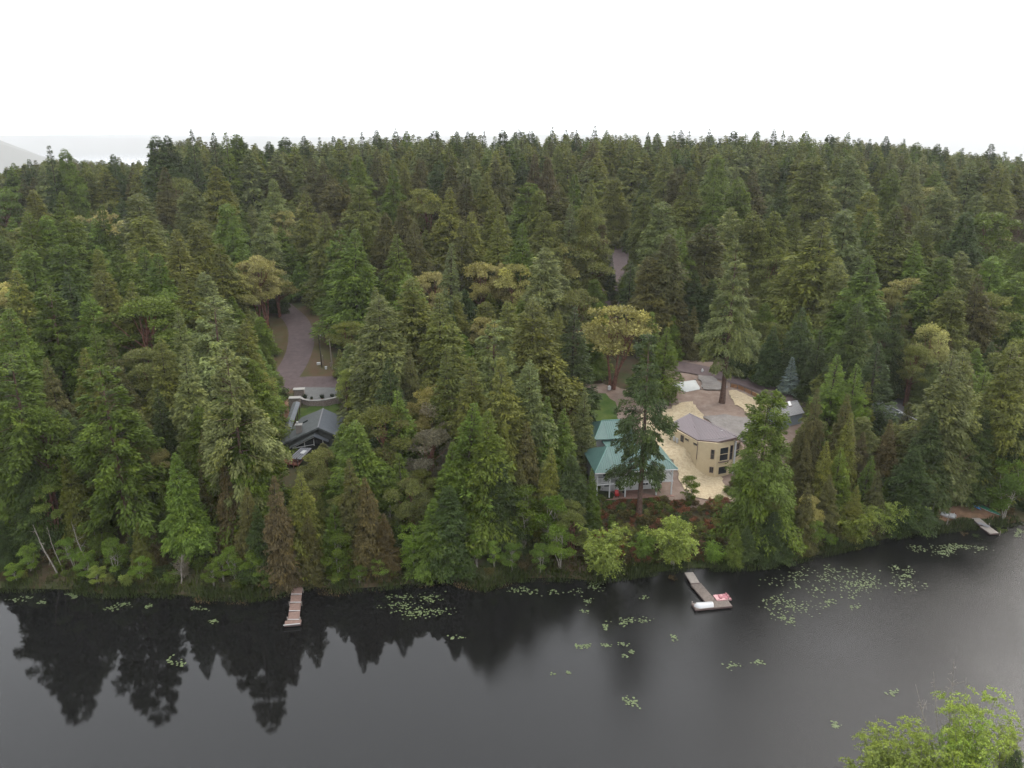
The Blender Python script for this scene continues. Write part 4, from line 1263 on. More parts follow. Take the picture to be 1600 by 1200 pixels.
# ------------------------------------------------------------------ trees: prototypes
def conifer(seed, Ht=24.0, R=4.2, c0=.12, nb=250, spr=13.0, leaf=.75, p=.8, el_top=48., el_bot=-16., droop=.16, irr=.25, s_lo=.12, s_pow=.62, fan=.40, wr=.38, trunk_r=.30, up_jit=.55, gap=0.0, hang=.35):
    r = np.random.default_rng(seed)
    q = np.sort(r.random(nb)) ** .92
    t = c0 + (1 - c0) * q
    az = np.arange(nb) * 2.39996 + r.normal(0, .45, nb)
    ph = r.random(6) * 6.28
    prof = R * np.maximum(1 - q, 0) ** p * (.6 + .4 * smooth(q / .14))
    wav = np.sin(az + ph[0]) * .45 + np.sin(2 * az + ph[1] + 5 * t) * .35 + np.sin(ph[2] + 17 * t) * .5 + np.sin(3 * az + ph[3] + 11 * t) * .3
    L = prof * (1 + irr * wav) * r.uniform(.72, 1.12, nb) + .16
    if gap:
        keep = (np.sin(23 * t + ph[4]) + np.sin(2 * az + 9 * t + ph[5]) * .8 + r.normal(0, .4, nb)) > -1.5 + gap
        keep |= q > .9
        t, q, az, L = t[keep], q[keep], az[keep], L[keep]
        nb = len(t)
    el = np.radians(el_bot + (el_top - el_bot) * q ** 1.4 + r.normal(0, 7, nb))
    n = np.ceil(L * spr * (1 - .25 * q)).astype(int) + 3
    bi = np.repeat(np.arange(nb), n)
    m = len(bi)
    s = s_lo + (1 - s_lo) * r.random(m) ** s_pow
    out = np.stack([np.cos(az), np.sin(az), np.zeros(nb)], 1)[bi]
    side = np.stack([-np.sin(az), np.cos(az), np.zeros(nb)], 1)[bi]
    Lb, eb = L[bi], el[bi]
    lat = r.uniform(-1, 1, m) * (fan * Lb * (1.08 - s) ** .8 + .08)
    z = t[bi] * Ht + Lb * s * np.sin(eb) - droop * Lb * s ** 2 - np.abs(lat) * .18 + r.normal(0, .05, m) * (1 + Lb)
    pos = out * (Lb * s * np.cos(eb))[:, None] + side * lat[:, None]
    pos[:, 2] = z
    dirv = out * r.uniform(.5, 1.1, m)[:, None] + side * (np.sign(lat) * r.uniform(.1, .9, m))[:, None]
    dirv[:, 2] = np.sin(eb) * .7 - hang * r.uniform(.2, 1.3, m)
    up = np.array([[0, 0, 1.]]) + r.normal(0, up_jit, (m, 3))
    ln = leaf * r.uniform(.55, 1.35, m) * (.5 + .5 * np.minimum(Lb / 2.2, 1))
    vb = r.random(nb)
    vary = np.clip(.45 * vb[bi] + .55 * r.random(m), 0, 1)
    spray = np.clip(.6 * r.random(nb)[bi] + .4 * r.random(m), 0, 1)
    # leader
    k = 16
    lz = Ht * (1 - .085 * r.random(k))
    a2 = r.random(k) * 6.28
    p2 = np.stack([np.zeros(k), np.zeros(k), lz - .3], 1)
    d2 = np.stack([np.cos(a2) * .4, np.sin(a2) * .4, r.uniform(.6, 1.6, k)], 1)
    pos = np.r_[pos, p2]
    dirv = np.r_[dirv, d2]
    up = np.r_[up, r.normal(0, 1, (k, 3))]
    ln = np.r_[ln, np.full(k, leaf * .6)]
    vary = np.r_[vary, r.random(k)]
    spray = np.r_[spray, r.random(k)]
    v, f, va, sp = kites(pos, dirv, up, ln, ln * wr, vary, spray)
    # trunk with a slight sweep, a few bare limbs near the crown base
    tb = MBnp()
    zz = np.linspace(-.6, Ht * .97, 9)
    bend = r.normal(0, .12, 2)
    pts = np.stack([bend[0] * np.sin(zz / Ht * 3), bend[1] * np.sin(zz / Ht * 2.4), zz], 1)
    rad = trunk_r * np.maximum(1 - zz / Ht, .04) ** .8
    rad[0] *= 1.35
    tb.add(*tube_arrays(pts, rad, 8))
    for i in range(0, nb, max(1, nb // 46)):
        a = np.array([0, 0, t[i] * Ht])
        e = a + np.array([math.cos(az[i]) * math.cos(el[i]), math.sin(az[i]) * math.cos(el[i]), math.sin(el[i])]) * L[i] * .8
        e[2] -= droop * L[i] * .6
        tb.add(*tube_arrays([a, (a + e) / 2 + [0, 0, .05 * L[i]], e], [trunk_r * .22 * (1 - q[i] * .7), .05, .015], 4))
    return (v, f, va, sp), tb.get()

class MBnp:
    def __init__(self):
        self.v, self.f, self.n = [], [], 0
    def add(self, v, f):
        self.v.append(np.asarray(v))
        self.f.append(np.asarray(f) + self.n)
        self.n += len(v)
    def get(self):
        return np.concatenate(self.v), np.concatenate(self.f)

def broadleaf(seed, Ht=16.0, R=4.5, stems=4, clumps=20, per=330, leaf=.36, rc=(.9, 1.9), flat=.75, z0=.38, shell=.75, trunk_r=.26, lean=.5, droop=0.0, wr=.6):
    """many-stemmed tree: limbs carrying rounded clumps of leaves with gaps between them"""
    r = np.random.default_rng(seed)
    cz = r.uniform(z0, 1.0, clumps) ** .85
    ca = np.arange(clumps) * 2.39996 + r.normal(0, .5, clumps)
    dome = np.sqrt(np.clip(1 - ((cz - .55) / .55) ** 2, .03, 1))
    cr = R * dome * np.sqrt(r.random(clumps)) * .92
    top = cz > .9
    cr[top] *= .6
    off = r.normal(0, .12, 2) * R
    cen = np.stack([np.cos(ca) * cr + off[0] * cz, np.sin(ca) * cr + off[1] * cz, cz * Ht], 1)
    rad = r.uniform(*rc, clumps)
    cen[:, 2] = np.minimum(cen[:, 2], Ht - rad * flat)
    bi = np.repeat(np.arange(clumps), (per * (rad / np.mean(rc)) ** 2).astype(int))
    m = len(bi)
    n = unit(r.normal(0, 1, (m, 3)))
    n[:, 2] = np.where(n[:, 2] < -.25, -n[:, 2] * .6, n[:, 2])
    lump = 1 + .22 * np.sin(n[:, 0] * 4 + bi) * np.sin(n[:, 1] * 4 + bi * 2.1) + .15 * np.sin(n[:, 2] * 7 + bi)
    rr = rad[bi] * lump * (shell + (1 - shell) * r.random(m) ** .5) * r.uniform(.9, 1.1, m)
    pos = cen[bi] + n * rr[:, None] * np.array([1, 1, flat])
    pos[:, 2] -= droop * np.hypot(pos[:, 0] - cen[bi, 0], pos[:, 1] - cen[bi, 1])
    dirv = unit(n + r.normal(0, .7, (m, 3)))
    dirv[:, 2] -= droop * .8
    up = n + r.normal(0, .5, (m, 3))
    ln = leaf * r.uniform(.6, 1.4, m)
    vary = np.clip(.35 * r.random(clumps)[bi] + .65 * r.random(m), 0, 1)
    spray = np.clip(.7 * r.random(clumps)[bi] + .3 * r.random(m), 0, 1)
    crown = kites(pos, dirv, up, ln, ln * wr, vary, spray, .05)
    tb = MBnp()
    own = np.arange(clumps) % stems
    for k in range(stems):
        a = k * 6.28 / stems + r.normal(0, .4)
        mem = np.where(own == k)[0]
        mem = mem[np.argsort(cen[mem, 2])]
        if len(mem) == 0:
            continue
        tip = cen[mem[-1]]
        base = np.array([math.cos(a), math.sin(a), 0]) * trunk_r * (1.2 if stems > 1 else 0)
        base[2] = -.5
        mid = base * .4 + tip * .6
        mid[:2] += np.array([math.cos(a), math.sin(a)]) * lean * r.uniform(.4, 1.2)
        mid[2] = Ht * .42
        low = base * .75 + mid * .25
        low[2] = Ht * .16
        path = np.array([base, low, mid, (mid + tip) / 2 + r.normal(0, .25, 3), tip])
        tb.add(*tube_arrays(path, np.array([1.25, 1, .7, .42, .12]) * trunk_r * (1.0 if stems < 3 else .8), 6))
        for j in mem[:-1]:
            c = cen[j]
            frac = np.clip((c[2] / Ht - .16) / .8, .05, .9)
            st = path[1] + (path[3] - path[1]) * frac
            st[2] = min(st[2], c[2])
            md = (st + c) / 2 + np.array([0, 0, -.25])
            tb.add(*tube_arrays([st, md, c], np.array([.42, .28, .08]) * trunk_r, 5))
    return crown, tb.get()

def willow(seed, Ht=9.0, R=4.0, stems=11, twigs=36, per=28, leaf=.30, spread=.8, trunk_r=.09, up_pow=1.0, wr=.5):
    """airy shrub-tree: stems fanning from the base, arching twigs strung with small leaves"""
    r = np.random.default_rng(seed)
    tb = MBnp()
    P_, D_, B_ = [], [], []
    for k in range(stems):
        a = k * 6.28 / stems + r.normal(0, .35)
        tilt = spread * r.uniform(.15, 1.0)
        hh = Ht * r.uniform(.7, 1.0) * (1 - .25 * tilt)
        u = np.linspace(0, 1, 6)
        rad_ = R * tilt * u ** 1.5
        path = np.stack([np.cos(a) * rad_ + .12 * np.sin(u * 5 + k), np.sin(a) * rad_ + .12 * np.cos(u * 4 + k), hh * u ** .95 - .4 * (1 - u)], 1)
        tb.add(*tube_arrays(path, trunk_r * (1.05 - u), 5))
        for j in range(twigs):
            w = r.uniform(.22, 1.0)
            st = np.array([np.interp(w, u, path[:, c]) for c in range(3)])
            b = r.random() * 6.28
            ln = R * r.uniform(.22, .50) * (1.2 - .6 * w)
            vv = np.linspace(.05, 1, per) + r.normal(0, .02, per)
            tx = st[None] + np.stack([np.cos(b) * vv * ln, np.sin(b) * vv * ln, ln * (.75 * vv - .85 * vv ** 2) * up_pow], 1)
            tx += r.normal(0, .10, tx.shape)
            P_.append(tx)
            D_.append(np.tile([np.cos(b), np.sin(b), -.3], (per, 1)) + r.normal(0, .8, (per, 3)))
            B_.append(np.full(per, k * twigs + j))
    pos, dirv, bi = np.concatenate(P_), np.concatenate(D_), np.concatenate(B_)
    pos[:, 2] = np.maximum(pos[:, 2], .15)
    m = len(pos)
    ln = leaf * r.uniform(.6, 1.4, m)
    rb = r.random(bi.max() + 1)
    rb2 = r.random(bi.max() + 1)
    crown = kites(pos, dirv, r.normal(0, 1, (m, 3)) + [0, 0, .8], ln, ln * wr, .4 * rb[bi] + .6 * r.random(m), .6 * rb2[bi] + .4 * r.random(m), .05)
    return crown, tb.get()

def snag(seed, Ht=12.0, limbs=22, lean=.1, trunk_r=.16, ll=1.6):
    r = np.random.default_rng(seed)
    tb, lb = MBnp(), MBnp()
    u = np.linspace(0, 1, 8)
    a = r.random() * 6.28
    path = np.stack([math.cos(a) * lean * Ht * u ** 1.3 + .06 * np.sin(9 * u), math.sin(a) * lean * Ht * u ** 1.3 + .06 * np.cos(7 * u), -.5 + Ht * u], 1)
    tb.add(*tube_arrays(path, trunk_r * (1.05 - u), 7))
    for k in range(limbs):
        w = r.uniform(.3, .97)
        st = np.array([np.interp(w, u, path[:, c]) for c in range(3)])
        b = r.random() * 6.28
        ln = ll * r.uniform(.3, 1.1) * (1.25 - w)
        e = st + np.array([math.cos(b) * ln, math.sin(b) * ln, ln * r.uniform(-.35, .6)])
        md = (st + e) / 2 + r.normal(0, .08, 3)
        lb.add(*tube_arrays([st, md, e], [trunk_r * .3, trunk_r * .2, .012], 4))
        e2 = md + r.normal(0, .35, 3) * ll * .6
        lb.add(*tube_arrays([md, (md + e2) / 2, e2], [.025, .02, .01], 3))
    return lb.get(), tb.get()

PROTO = {}
def reg(kind, name, data, nominal, leaf_material, bark, dead=False):
    c, t = data
    if dead:
        cm = np_mesh(name + '_limbs', c[0], c[1], bark)
    else:
        cm = np_mesh(name + '_crown', c[0], c[1], leaf_material, {'vary': c[2], 'spray': c[3]})
    tm = np_mesh(name + '_trunk', t[0], t[1], bark, smooth_shade=True)
    PROTO.setdefault(kind, []).append((cm, tm, nominal))

for i in range(5):      # dense drooping firs
    reg('fir', 'fir', conifer(10 + i, 24, 6.6 + .4 * (i % 3), .06, 420, 17, .60, (.92, .66, .78)[i % 3], irr=.28, el_top=28.), 24, M['needles'], M['bark'])
for i in range(4):      # the same, with finer sprays, for the trees nearest the lake
    reg('fir_near', 'fir_near', conifer(15 + i, 24, 6.2 + .4 * (i % 3), .05, 340, 27, .50, (.95, .76, .85)[i % 3], irr=.30, el_top=28., wr=.40), 24, M['needles'], M['bark'])
for i in range(2):
    reg('open_near', 'open_near', conifer(45 + i, 26, 6.2, .2, 190, 42, .52, .6, 36, -14, .20, irr=.42, s_lo=.28, s_pow=.5, fan=.30, gap=.3, trunk_r=.42, wr=.42), 26, M['needles'], M['bark_fir'])
    reg('spire_near', 'spire_near', conifer(35 + i, 22, 3.9, .04, 320, 28, .44, .96, 34, -8, .12, irr=.18, wr=.4), 22, M['needles'], M['bark'])
    reg('young_near', 'young_near', conifer(65 + i, 14, 3.6, .03, 230, 34, .34, .95, 38, 2, .10, irr=.16, hang=.2, wr=.42), 14, M['needles'], M['bark'])
    reg('madrone_near', 'madrone_near', broadleaf(75 + i, 17, 5.0, 4, 30, 800, .26, (.95, 1.9)), 17, M['madrone_leaf'], M['bark_red'])
    reg('cedar_near', 'cedar_near', conifer(55 + i, 20, 4.3, .03, 380, 30, .42, .92, 34, -20, .26, irr=.2, hang=.7, wr=.34), 20, M['needles'], M['bark'])
for i in range(2):
    reg('alder_near', 'alder_near', willow(95 + i, 18, 5.2, 12, 27, 36, .25, .8, .12), 18, M['green_leaf'], M['bark_grey'])
for i in range(3):      # slim spires
    reg('spire', 'spire', conifer(30 + i, 22, 3.9, .05, 260, 15, .66, .98, 34, -8, .12, irr=.18), 22, M['needles'], M['bark'])
for i in range(3):      # broad old firs with clumped boughs and gaps
    reg('open', 'open', conifer(40 + i, 26, 6.2, .22, 150, 22, .80, .55, 42, -14, .20, irr=.42, s_lo=.3, s_pow=.5, fan=.30, gap=.35, trunk_r=.42), 26, M['needles'], M['bark_fir'])
for i in range(3):      # feathery hemlock or cedar, fine and soft
    reg('cedar', 'cedar', conifer(50 + i, 20, 4.3, .04, 330, 17, .60, .92, 34, -20, .26, irr=.15, hang=.7, wr=.30), 20, M['needles'], M['bark'])
for i in range(2):      # young bright firs, stiff whorls
    reg('young', 'young', conifer(60 + i, 14, 3.4, .03, 190, 17, .52, .92, 50, 4, .10, irr=.14, hang=.18), 14, M['needles'], M['bark'])
for i in range(4):      # madrones
    reg('madrone', 'madrone', broadleaf(70 + i, 17, 4.8 + .5 * (i % 2), 3 + i % 2, 26 + 2 * i, 380, .38, (1.0, 2.1)), 17, M['madrone_leaf'], M['bark_red'])
for i in range(3):      # round pine-like crowns on tall stems
    reg('pine', 'pine', broadleaf(80 + i, 22, 3.6, 1, 30, 300, .42, (.8, 1.6), .6, .42, trunk_r=.30, wr=.35), 22, M['needles'], M['bark_fir'])
for i in range(3):      # alders
    reg('alder', 'alder', broadleaf(90 + i, 10, 2.7, 3, 26, 260, .25, (.55, 1.1), .9, .18, .55, trunk_r=.10), 10, M['green_leaf'], M['bark_grey'])
for i in range(3):      # willows
    reg('willow', 'willow', willow(100 + i, 8.5, 4.6), 8.5, M['green_leaf'], M['bark_grey'])
for i in range(3):
    reg('bush', 'bush', willow(110 + i, 2.6, 1.7, 8, 16, 16, .24, .95, .03), 2.6, M['shrub_leaf'], M['bark'])
for i in range(3):
    reg('snag', 'snag', snag(120 + i, 11, 24, .10 + .1 * i), 11, None, M['dead_wood'], dead=True)
for i in range(4):      # the same firs, coarser, for the far ridge
    reg('far', 'far', conifer(130 + i, 26, 6.4 + .5 * (i % 2), .18, 210, 9.5, 1.05, .92, irr=.28, el_top=28.), 26, M['needles'], M['bark'])
reg('farround', 'farround', broadleaf(140, 17, 4.2, 3, 20, 110, .75, (1.0, 1.9)), 17, M['madrone_leaf'], M['bark_red'])

TINT = {'g': (0.0794, 0.1107, 0.0220), 'b': (0.0927, 0.1342, 0.0256), 'o': (0.1077, 0.1188, 0.0305), 'y': (0.1178, 0.1371, 0.0512), 'd': (0.0461, 0.0659, 0.0232),
        'n': (0.0750, 0.0731, 0.0281), 'r': (.0780, .0640, .0300), 'h': (0.1586, 0.0756, 0.0439), 's': (0.1586, 0.2074, 0.2074), 'm': (0.2623, 0.2440, 0.0878), 'k': (0.1269, 0.1391, 0.0415),
        'l': (0.1366, 0.2013, 0.0366), 'x': (0.1562, 0.1380, 0.0922), 'j': (0.1830, 0.2257, 0.0549), 'z': (0.1891, 0.2501, 0.0488)}
CWORD = {'g': 'green', 'b': 'bright green', 'o': 'olive', 'y': 'grey green', 'd': 'dark green', 'n': 'brownish', 'r': 'rust brown', 's': 'silver blue',
         'm': 'yellow', 'k': 'olive green', 'l': 'lime green', 'x': 'grey', 'j': 'pale lime', 'z': 'vivid lime', 'h': 'red brown'}
KWORD = {'fir': ('fir', 'fir tree'), 'spire': ('slim fir', 'fir tree'), 'open': ('open branched fir', 'fir tree'), 'cedar': ('feathery cedar', 'cedar'),
         'young': ('young fir', 'fir tree'), 'madrone': ('madrone', 'madrone'), 'pine': ('pine', 'pine tree'), 'alder': ('alder', 'alder'),
         'willow': ('willow', 'willow'), 'bush': ('bush', 'bush'), 'snag': ('dead tree', 'dead tree')}
ONAME = {'fir': 'fir_tree', 'spire': 'fir_tree', 'open': 'fir_tree', 'cedar': 'cedar_tree', 'young': 'young_fir_tree', 'madrone': 'madrone_tree',
         'pine': 'pine_tree', 'alder': 'alder_tree', 'willow': 'willow_tree', 'bush': 'bush', 'snag': 'dead_tree'}
rng = np.random.default_rng(7)
random.seed(7)
TREES = []          # every individual: dict(root, kind, tint, u, v, y, h)
def jit(c, k=.2):
    a = 1 + random.uniform(-k, k)
    return [c[0] * a * (1 + random.uniform(-.06, .06)), c[1] * a, c[2] * a * (1 + random.uniform(-.1, .1))]
def plant(kind, x, y, h, tint, w=1.0, lean=0.0, label=None, zoff=0.0):
    pk = kind + '_near' if (kind + '_near') in PROTO and y < (90 if kind == 'alder' else 172) else kind
    cm, tm, nom = PROTO[pk][random.randrange(len(PROTO[pk]))]
    z = tz(x, y) + zoff
    root = empty(ONAME[kind], (x, y, z), random.uniform(0, 6.28))
    k = h / nom
    wk = k ** .75 * w
    root.scale = (wk, wk, k)
    root.rotation_euler[0] = random.gauss(0, .025) + lean
    root.rotation_euler[1] = random.gauss(0, .025)
    col = jit(TINT[tint] if isinstance(tint, str) else tint)
    t = link(bpy.data.objects.new('trunk', tm), root)
    c = link(bpy.data.objects.new('limbs' if kind == 'snag' else 'crown', cm), root)
    c['tint'] = col
    ap = proj(x, y, z + h)
    TREES.append(dict(root=root, kind=kind, tint=tint, u=float(ap[0]), v=float(ap[1]), y=y, x=x, h=h, label=label))
    return root
def solve(u, v, h, y0=None, y1=520.0):
    """where does a tree of height h stand whose tip is seen at (u, v)"""
    ys = np.arange(y0 or 100.0, y1, .5)
    d = ray(u, v)
    t = ys / d[1]
    xs = d[0] * t
    zs = CAM_H + d[2] * t
    gz = terr(xs, ys)
    ok = (zs - gz < h) & (ys > shore(xs) + 1.0)
    if not ok.any():
        return None
    i = int(np.argmax(ok))
    return xs[i], ys[i], zs[i] - gz[i]

# tips read off the photograph: u v kind tint height width
CAT = """
5 297 madrone g 22 1.2;42 330 fir g 27 1;55 296 fir o 29 1;99 300 fir g 29 1.1;156 322 fir g 27 .9;150 340 fir b 24 .9;215 302 fir y 29 1.2;225 337 fir o 27 1.1
274 280 madrone k 24 1.3;296 287 fir y 29 .9;255 260 fir n 30 .9;332 260 fir o 31 1;79 336 fir b 25 .9;101 340 fir g 25 1;275 357 fir o 27 1.1;355 317 fir b 27 1
360 347 fir b 25 1;97 381 fir g 27 1.1;42 391 fir b 26 1.1;180 392 fir g 26 .9;150 390 fir o 24 .8;221 385 fir g 25 .9;241 395 fir b 26 1;160 420 fir o 27 1.1
215 420 fir g 24 .9;70 441 fir g 27 1.1;142 457 young b 20 1.2;297 422 fir o 27 1.1;395 405 madrone m 20 1.2;370 430 madrone m 18 1;337 380 fir o 25 1;260 450 fir b 22 .9
225 462 madrone b 20 1.2;320 425 fir y 25 1;18 420 fir o 27 1;20 480 fir g 27 1.1;110 425 fir d 25 .9;190 440 fir o 26 1;355 405 fir y 24 1;310 345 fir o 27 1
560 242 fir g 31 1;487 247 fir n 31 1;509 252 fir n 30 1;589 232 fir n 32 1;615 257 fir g 31 .95;636 257 fir o 30 .8;659 247 fir n 31 .9;685 251 fir d 31 .8;702 257 fir n 31 1
746 265 fir y 30 .9;762 270 fir o 30 1.1;777 247 fir n 32 1;429 279 fir y 27 .85;476 300 fir o 28 1;519 280 fir n 29 1.1;556 290 fir o 30 1.2;540 280 fir n 29 .8;665 295 madrone k 24 1.2
696 292 fir o 29 1;722 277 fir n 30 1.1;775 305 fir o 29 1;630 315 fir n 28 .9;600 332 fir n 27 .9;437 330 madrone m 19 .9;408 330 fir y 25 .85;525 360 open g 28 1.15;550 359 fir b 28 1.2
620 367 fir g 27 1;697 380 spire y 27 1.1;750 412 madrone m 19 1;645 430 fir b 27 1.15;672 427 madrone m 19 .8;784 412 madrone m 19 .8;585 449 fir y 25 .9;407 402 madrone m 21 1.1
430 422 madrone m 21 1.1;780 340 fir o 27 1;735 330 fir o 28 1;570 330 fir o 27 1;505 330 fir o 27 1;650 345 fir n 27 1;720 345 fir n 27 1;
837 240 fir r 31 .8;857 245 fir r 30 .8;867 227 fir o 32 1;900 247 madrone m 22 .7;895 272 fir g 29 .9;925 282 fir o 29 .9;962 277 fir o 29 1.05;827 285 fir g 29 1.2;850 295 fir o 28 .9
892 320 fir y 27 .9;920 322 fir o 27 1;875 292 fir n 29 .9;1007 277 fir d 29 .8;1012 300 fir o 29 1;1037 315 fir y 28 1.1;1057 257 fir n 31 .9;1085 265 fir o 31 1.1;1119 240 fir g 32 .9
1119 279 fir b 29 1;1145 262 fir y 30 .9;1175 265 fir n 30 1;1154 277 fir g 29 .9;1042 230 fir o 32 1;945 352 pine r 20 .7;820 350 fir g 27 1;920 367 madrone k 21 1.2;885 380 madrone m 19 .9
847 387 fir y 26 1;815 415 madrone m 20 1.1;1040 365 fir n 28 1;1070 355 fir g 27 1;1100 350 fir n 28 1.1;1142 325 fir y 28 .9;1180 330 fir o 28 1;986 409 spire d 21 1.2;955 400 spire d 14 1
900 455 madrone k 18 1;1090 425 fir d 21 1;1050 435 fir n 20 1;1020 400 fir n 25 1;1120 435 fir d 20 1;870 345 fir o 27 1;845 330 fir o 27 1;
1270 245 fir o 34 1.3;1330 242 fir y 33 1.1;1222 286 fir d 29 .9;1392 265 fir g 30 .9;1430 255 fir y 31 .9;1465 267 fir g 29 1;1570 262 fir o 30 1.1;1307 290 madrone m 20 1.1
1455 294 madrone m 22 1.2;1400 320 fir o 32 1.25;1415 317 pine r 22 .8;1277 340 fir o 32 1.4;1327 327 fir y 30 1.1;1475 285 fir y 29 1;1512 330 fir d 27 .9;1457 342 fir o 28 1;1550 335 madrone g 24 1.5
1597 327 pine r 22 1;1510 365 madrone r 19 1;1440 377 fir b 25 .9;1355 400 fir g 27 1.2;1500 392 fir y 26 1;1467 400 fir g 27 1.2;1552 400 fir b 24 1;1217 397 madrone k 20 1.1
1247 420 madrone m 19 1;1285 437 madrone m 18 1.1;1425 437 madrone m 19 1.2;1385 450 madrone m 17 .8;1590 425 fir b 24 1.1;1530 430 fir n 24 1;1205 330 fir o 28 1;1240 320 fir o 28 1
1360 330 fir g 28 1;1310 400 fir y 27 1;1350 300 fir o 28 1;1535 300 fir y 27 1;1595 380 fir g 25 1;1490 450 fir o 23 1;1560 460 madrone k 20 1.2;1400 470 fir d 24 1;1340 470 fir d 24 1;1260 480 fir d 22 1
147 460 fir b 25 1;72 450 open g 27 1.2;217 470 madrone g 23 1.5;280 485 fir y 25 1;327 465 open y 29 1.2;37 537 spire b 25 1;12 552 open g 29.5 1.2;80 560 cedar n 22 1.1
125 545 cedar o 22 1.2;175 530 cedar n 24 1.1;220 547 madrone k 19 1.2;160 575 open g 29 1.15;250 607 spire d 21 1.3;360 545 open y 30.5 .9;285 540 fir y 26 1;305 635 fir g 19 1
320 672 cedar n 19 .9;212 680 madrone m 14 1;245 705 madrone m 12 1;274 705 fir b 19.5 1.05;110 710 cedar o 17 1.1;350 720 cedar r 17 .9;60 640 pine g 22 1.1;30 690 fir d 19 1.1
100 640 fir d 21 1;200 640 fir g 20 1.1;390 600 fir g 25 1.1;398 560 fir g 25 1;375 500 fir o 27 1.1;;150 510 fir g 24 1;250 530 fir o 24 1;340 620 fir g 22 1.1;380 660 fir g 20 1.1
590 460 fir y 28 1.15;647 435 fir o 28 1.15;690 460 fir o 27 1.2;762 500 open y 27 1.1;555 532 cedar n 11 1.4;530 546 young o 8 1.2;636 546 cedar n 21 1;540 580 pine j 15 .8
568 585 pine j 14 .7;625 612 young b 21 1.35;675 605 madrone m 18 1;707 612 madrone x 18 1;605 640 madrone k 18 1.15;667 677 madrone x 15 1;560 655 fir g 20 1.3;730 632 young b 22 1.5
499 704 madrone k 13 1;625 710 young g 16 1.2;547 715 cedar n 19 1.1;425 742 cedar r 19 1;462 738 cedar o 18 1.3;575 745 cedar r 17 1.1;640 752 madrone k 13 1;700 690 fir g 19 1.1
760 640 fir g 22 1.2;790 660 cedar o 19 1;740 560 fir o 25 1.1;700 540 fir o 25 1.1;610 560 fir d 23 1;660 590 fir o 21 1;800 470 fir o 26 1.1;832 465 fir o 29 1.2;790 560 fir o 25 1.1
830 560 fir y 24 1;865 480 fir o 26 1;895 480 spire d 26 1.5 !;962 477 madrone m 21 1.35 !;1021 485 spire g 20 1.3 !;1040 512 young b 18 1.3 !;912 605 spire y 17 1 !;852 622 spire g 20 1.2;880 640 fir g 17 1
820 660 cedar n 18 1.1;860 700 cedar o 16 1.1;810 720 cedar n 15 1;890 710 fir d 15 1;780 720 fir d 16 1.1;700 760 fir d 15 1.2;930 730 cedar g 12 1;520 790 young g 12 1.2
670 780 fir g 13 1.1;400 790 fir d 13 1;480 800 cedar n 13 1;600 800 cedar r 12 1;380 760 cedar n 15 1
1165 500 fir d 17 1;1210 510 fir d 15 1;1282 515 spire d 18 1.3;1330 522 young d 18 1.3;1375 537 young d 21 1.4;1307 555 young b 20 1.3;1342 570 young b 19 1.1;1480 542 fir y 27 1.15;1507 545 fir y 26 .9
1542 572 young b 19 1;1590 535 fir o 27 1.1;1462 507 madrone m 18 .9;1400 657 cedar r 17 1 !;1280 607 cedar n 19 1;1325 615 cedar n 19 1.1;1325 645 cedar o 18 1;1357 712 young g 13 1;1317 700 young b 14 1.1
1292 690 cedar o 15 1;1265 690 cedar n 14 1;1372 735 cedar n 12 1;1430 700 fir d 16 1.2;1460 640 fir d 20 1.2;1500 685 madrone k 13 1.1;1540 640 fir d 18 1.1;1590 640 fir d 18 1.1;1239 558 spire s 9.5 1.35
1215 545 bush d 6 1.2;1258 560 young d 9 1.1;1205 555 bush b 4 1.4;1410 480 pine k 18 .8;1385 500 pine d 22 .8;1430 540 madrone k 15 1;1550 735 cedar n 6 1.2;1520 715 fir d 9 1;1430 760 cedar n 9 1;1575 690 fir d 12 1
1300 740 cedar n 12 1.1;40 852 alder l 5 1;130 862 alder l 5 1.1;150 885 alder j 3.5 1.2;215 872 alder l 5 1;330 885 alder b 4 1.2;345 872 alder l 4.5 1;420 895 alder b 3.5 1.2;560 885 alder b 4 1.1;595 872 alder l 4.5 1;700 858 alder b 6 1;800 852 alder b 6 1.1;720 878 alder b 4 1.1;1250 860 alder b 4 1.2;1300 835 alder l 4.5 1.2;1275 812 alder b 6 1;20 880 alder l 3.5 1.2;1252 668 cedar n 11 .9;1340 760 cedar o 10 1.1;1265 760 cedar n 12 1;1450 730 madrone k 10 1
70 755 madrone j 12 .9;15 797 alder l 7 1.1;107 840 alder l 5.5 1;172 842 alder l 7 1.1;225 810 alder b 8 1.1;362 855 alder l 6 1;392 860 alder l 6 1;282 867 willow x 4.5 .6;640 822 alder l 8 1.1
745 837 alder l 6 .8;772 845 alder l 5 .7;482 882 alder l 4 1;525 835 alder b 8 1;405 872 alder l 5 1;820 760 alder b 12 1.1;860 777 alder b 11 1.1;877 822 alder l 8 1.1;845 850 alder l 6 1
950 812 willow j 12.5 1.15 !;1057 800 willow j 12 1.1 !;1010 825 willow l 6 .9 !;1117 845 willow l 5 .9 !;1347 783 willow j 10 1.1 !;1390 776 willow j 9 1.1 !;1420 774 willow j 8.5 1 !;1500 750 alder j 5.5 1 !;1587 722 alder b 12 1.1 !
195 892 willow j 4.5 .75;525 908 bush l 2.4 1.2;610 880 alder b 4 1;435 890 bush b 2.5 1;340 870 bush b 2.6 1.3;1460 792 bush b 2.2 1
1080 745 alder b 5 1.1 !;1010 835 bush k 3 1.3;1150 850 cedar g 9 1.1;1170 820 fir d 12 1.1;1215 800 fir d 12 1.2;1250 830 cedar n 9 1.1;1230 850 bush n 3 1.5
"""
def inside(px, py, poly):
    c = False
    n = len(poly)
    for i in range(n):
        x1, y1 = poly[i]
        x2, y2 = poly[i - 1]
        if (y1 > py) != (y2 > py) and px < (x2 - x1) * (py - y1) / (y2 - y1) + x1:
            c = not c
    return c
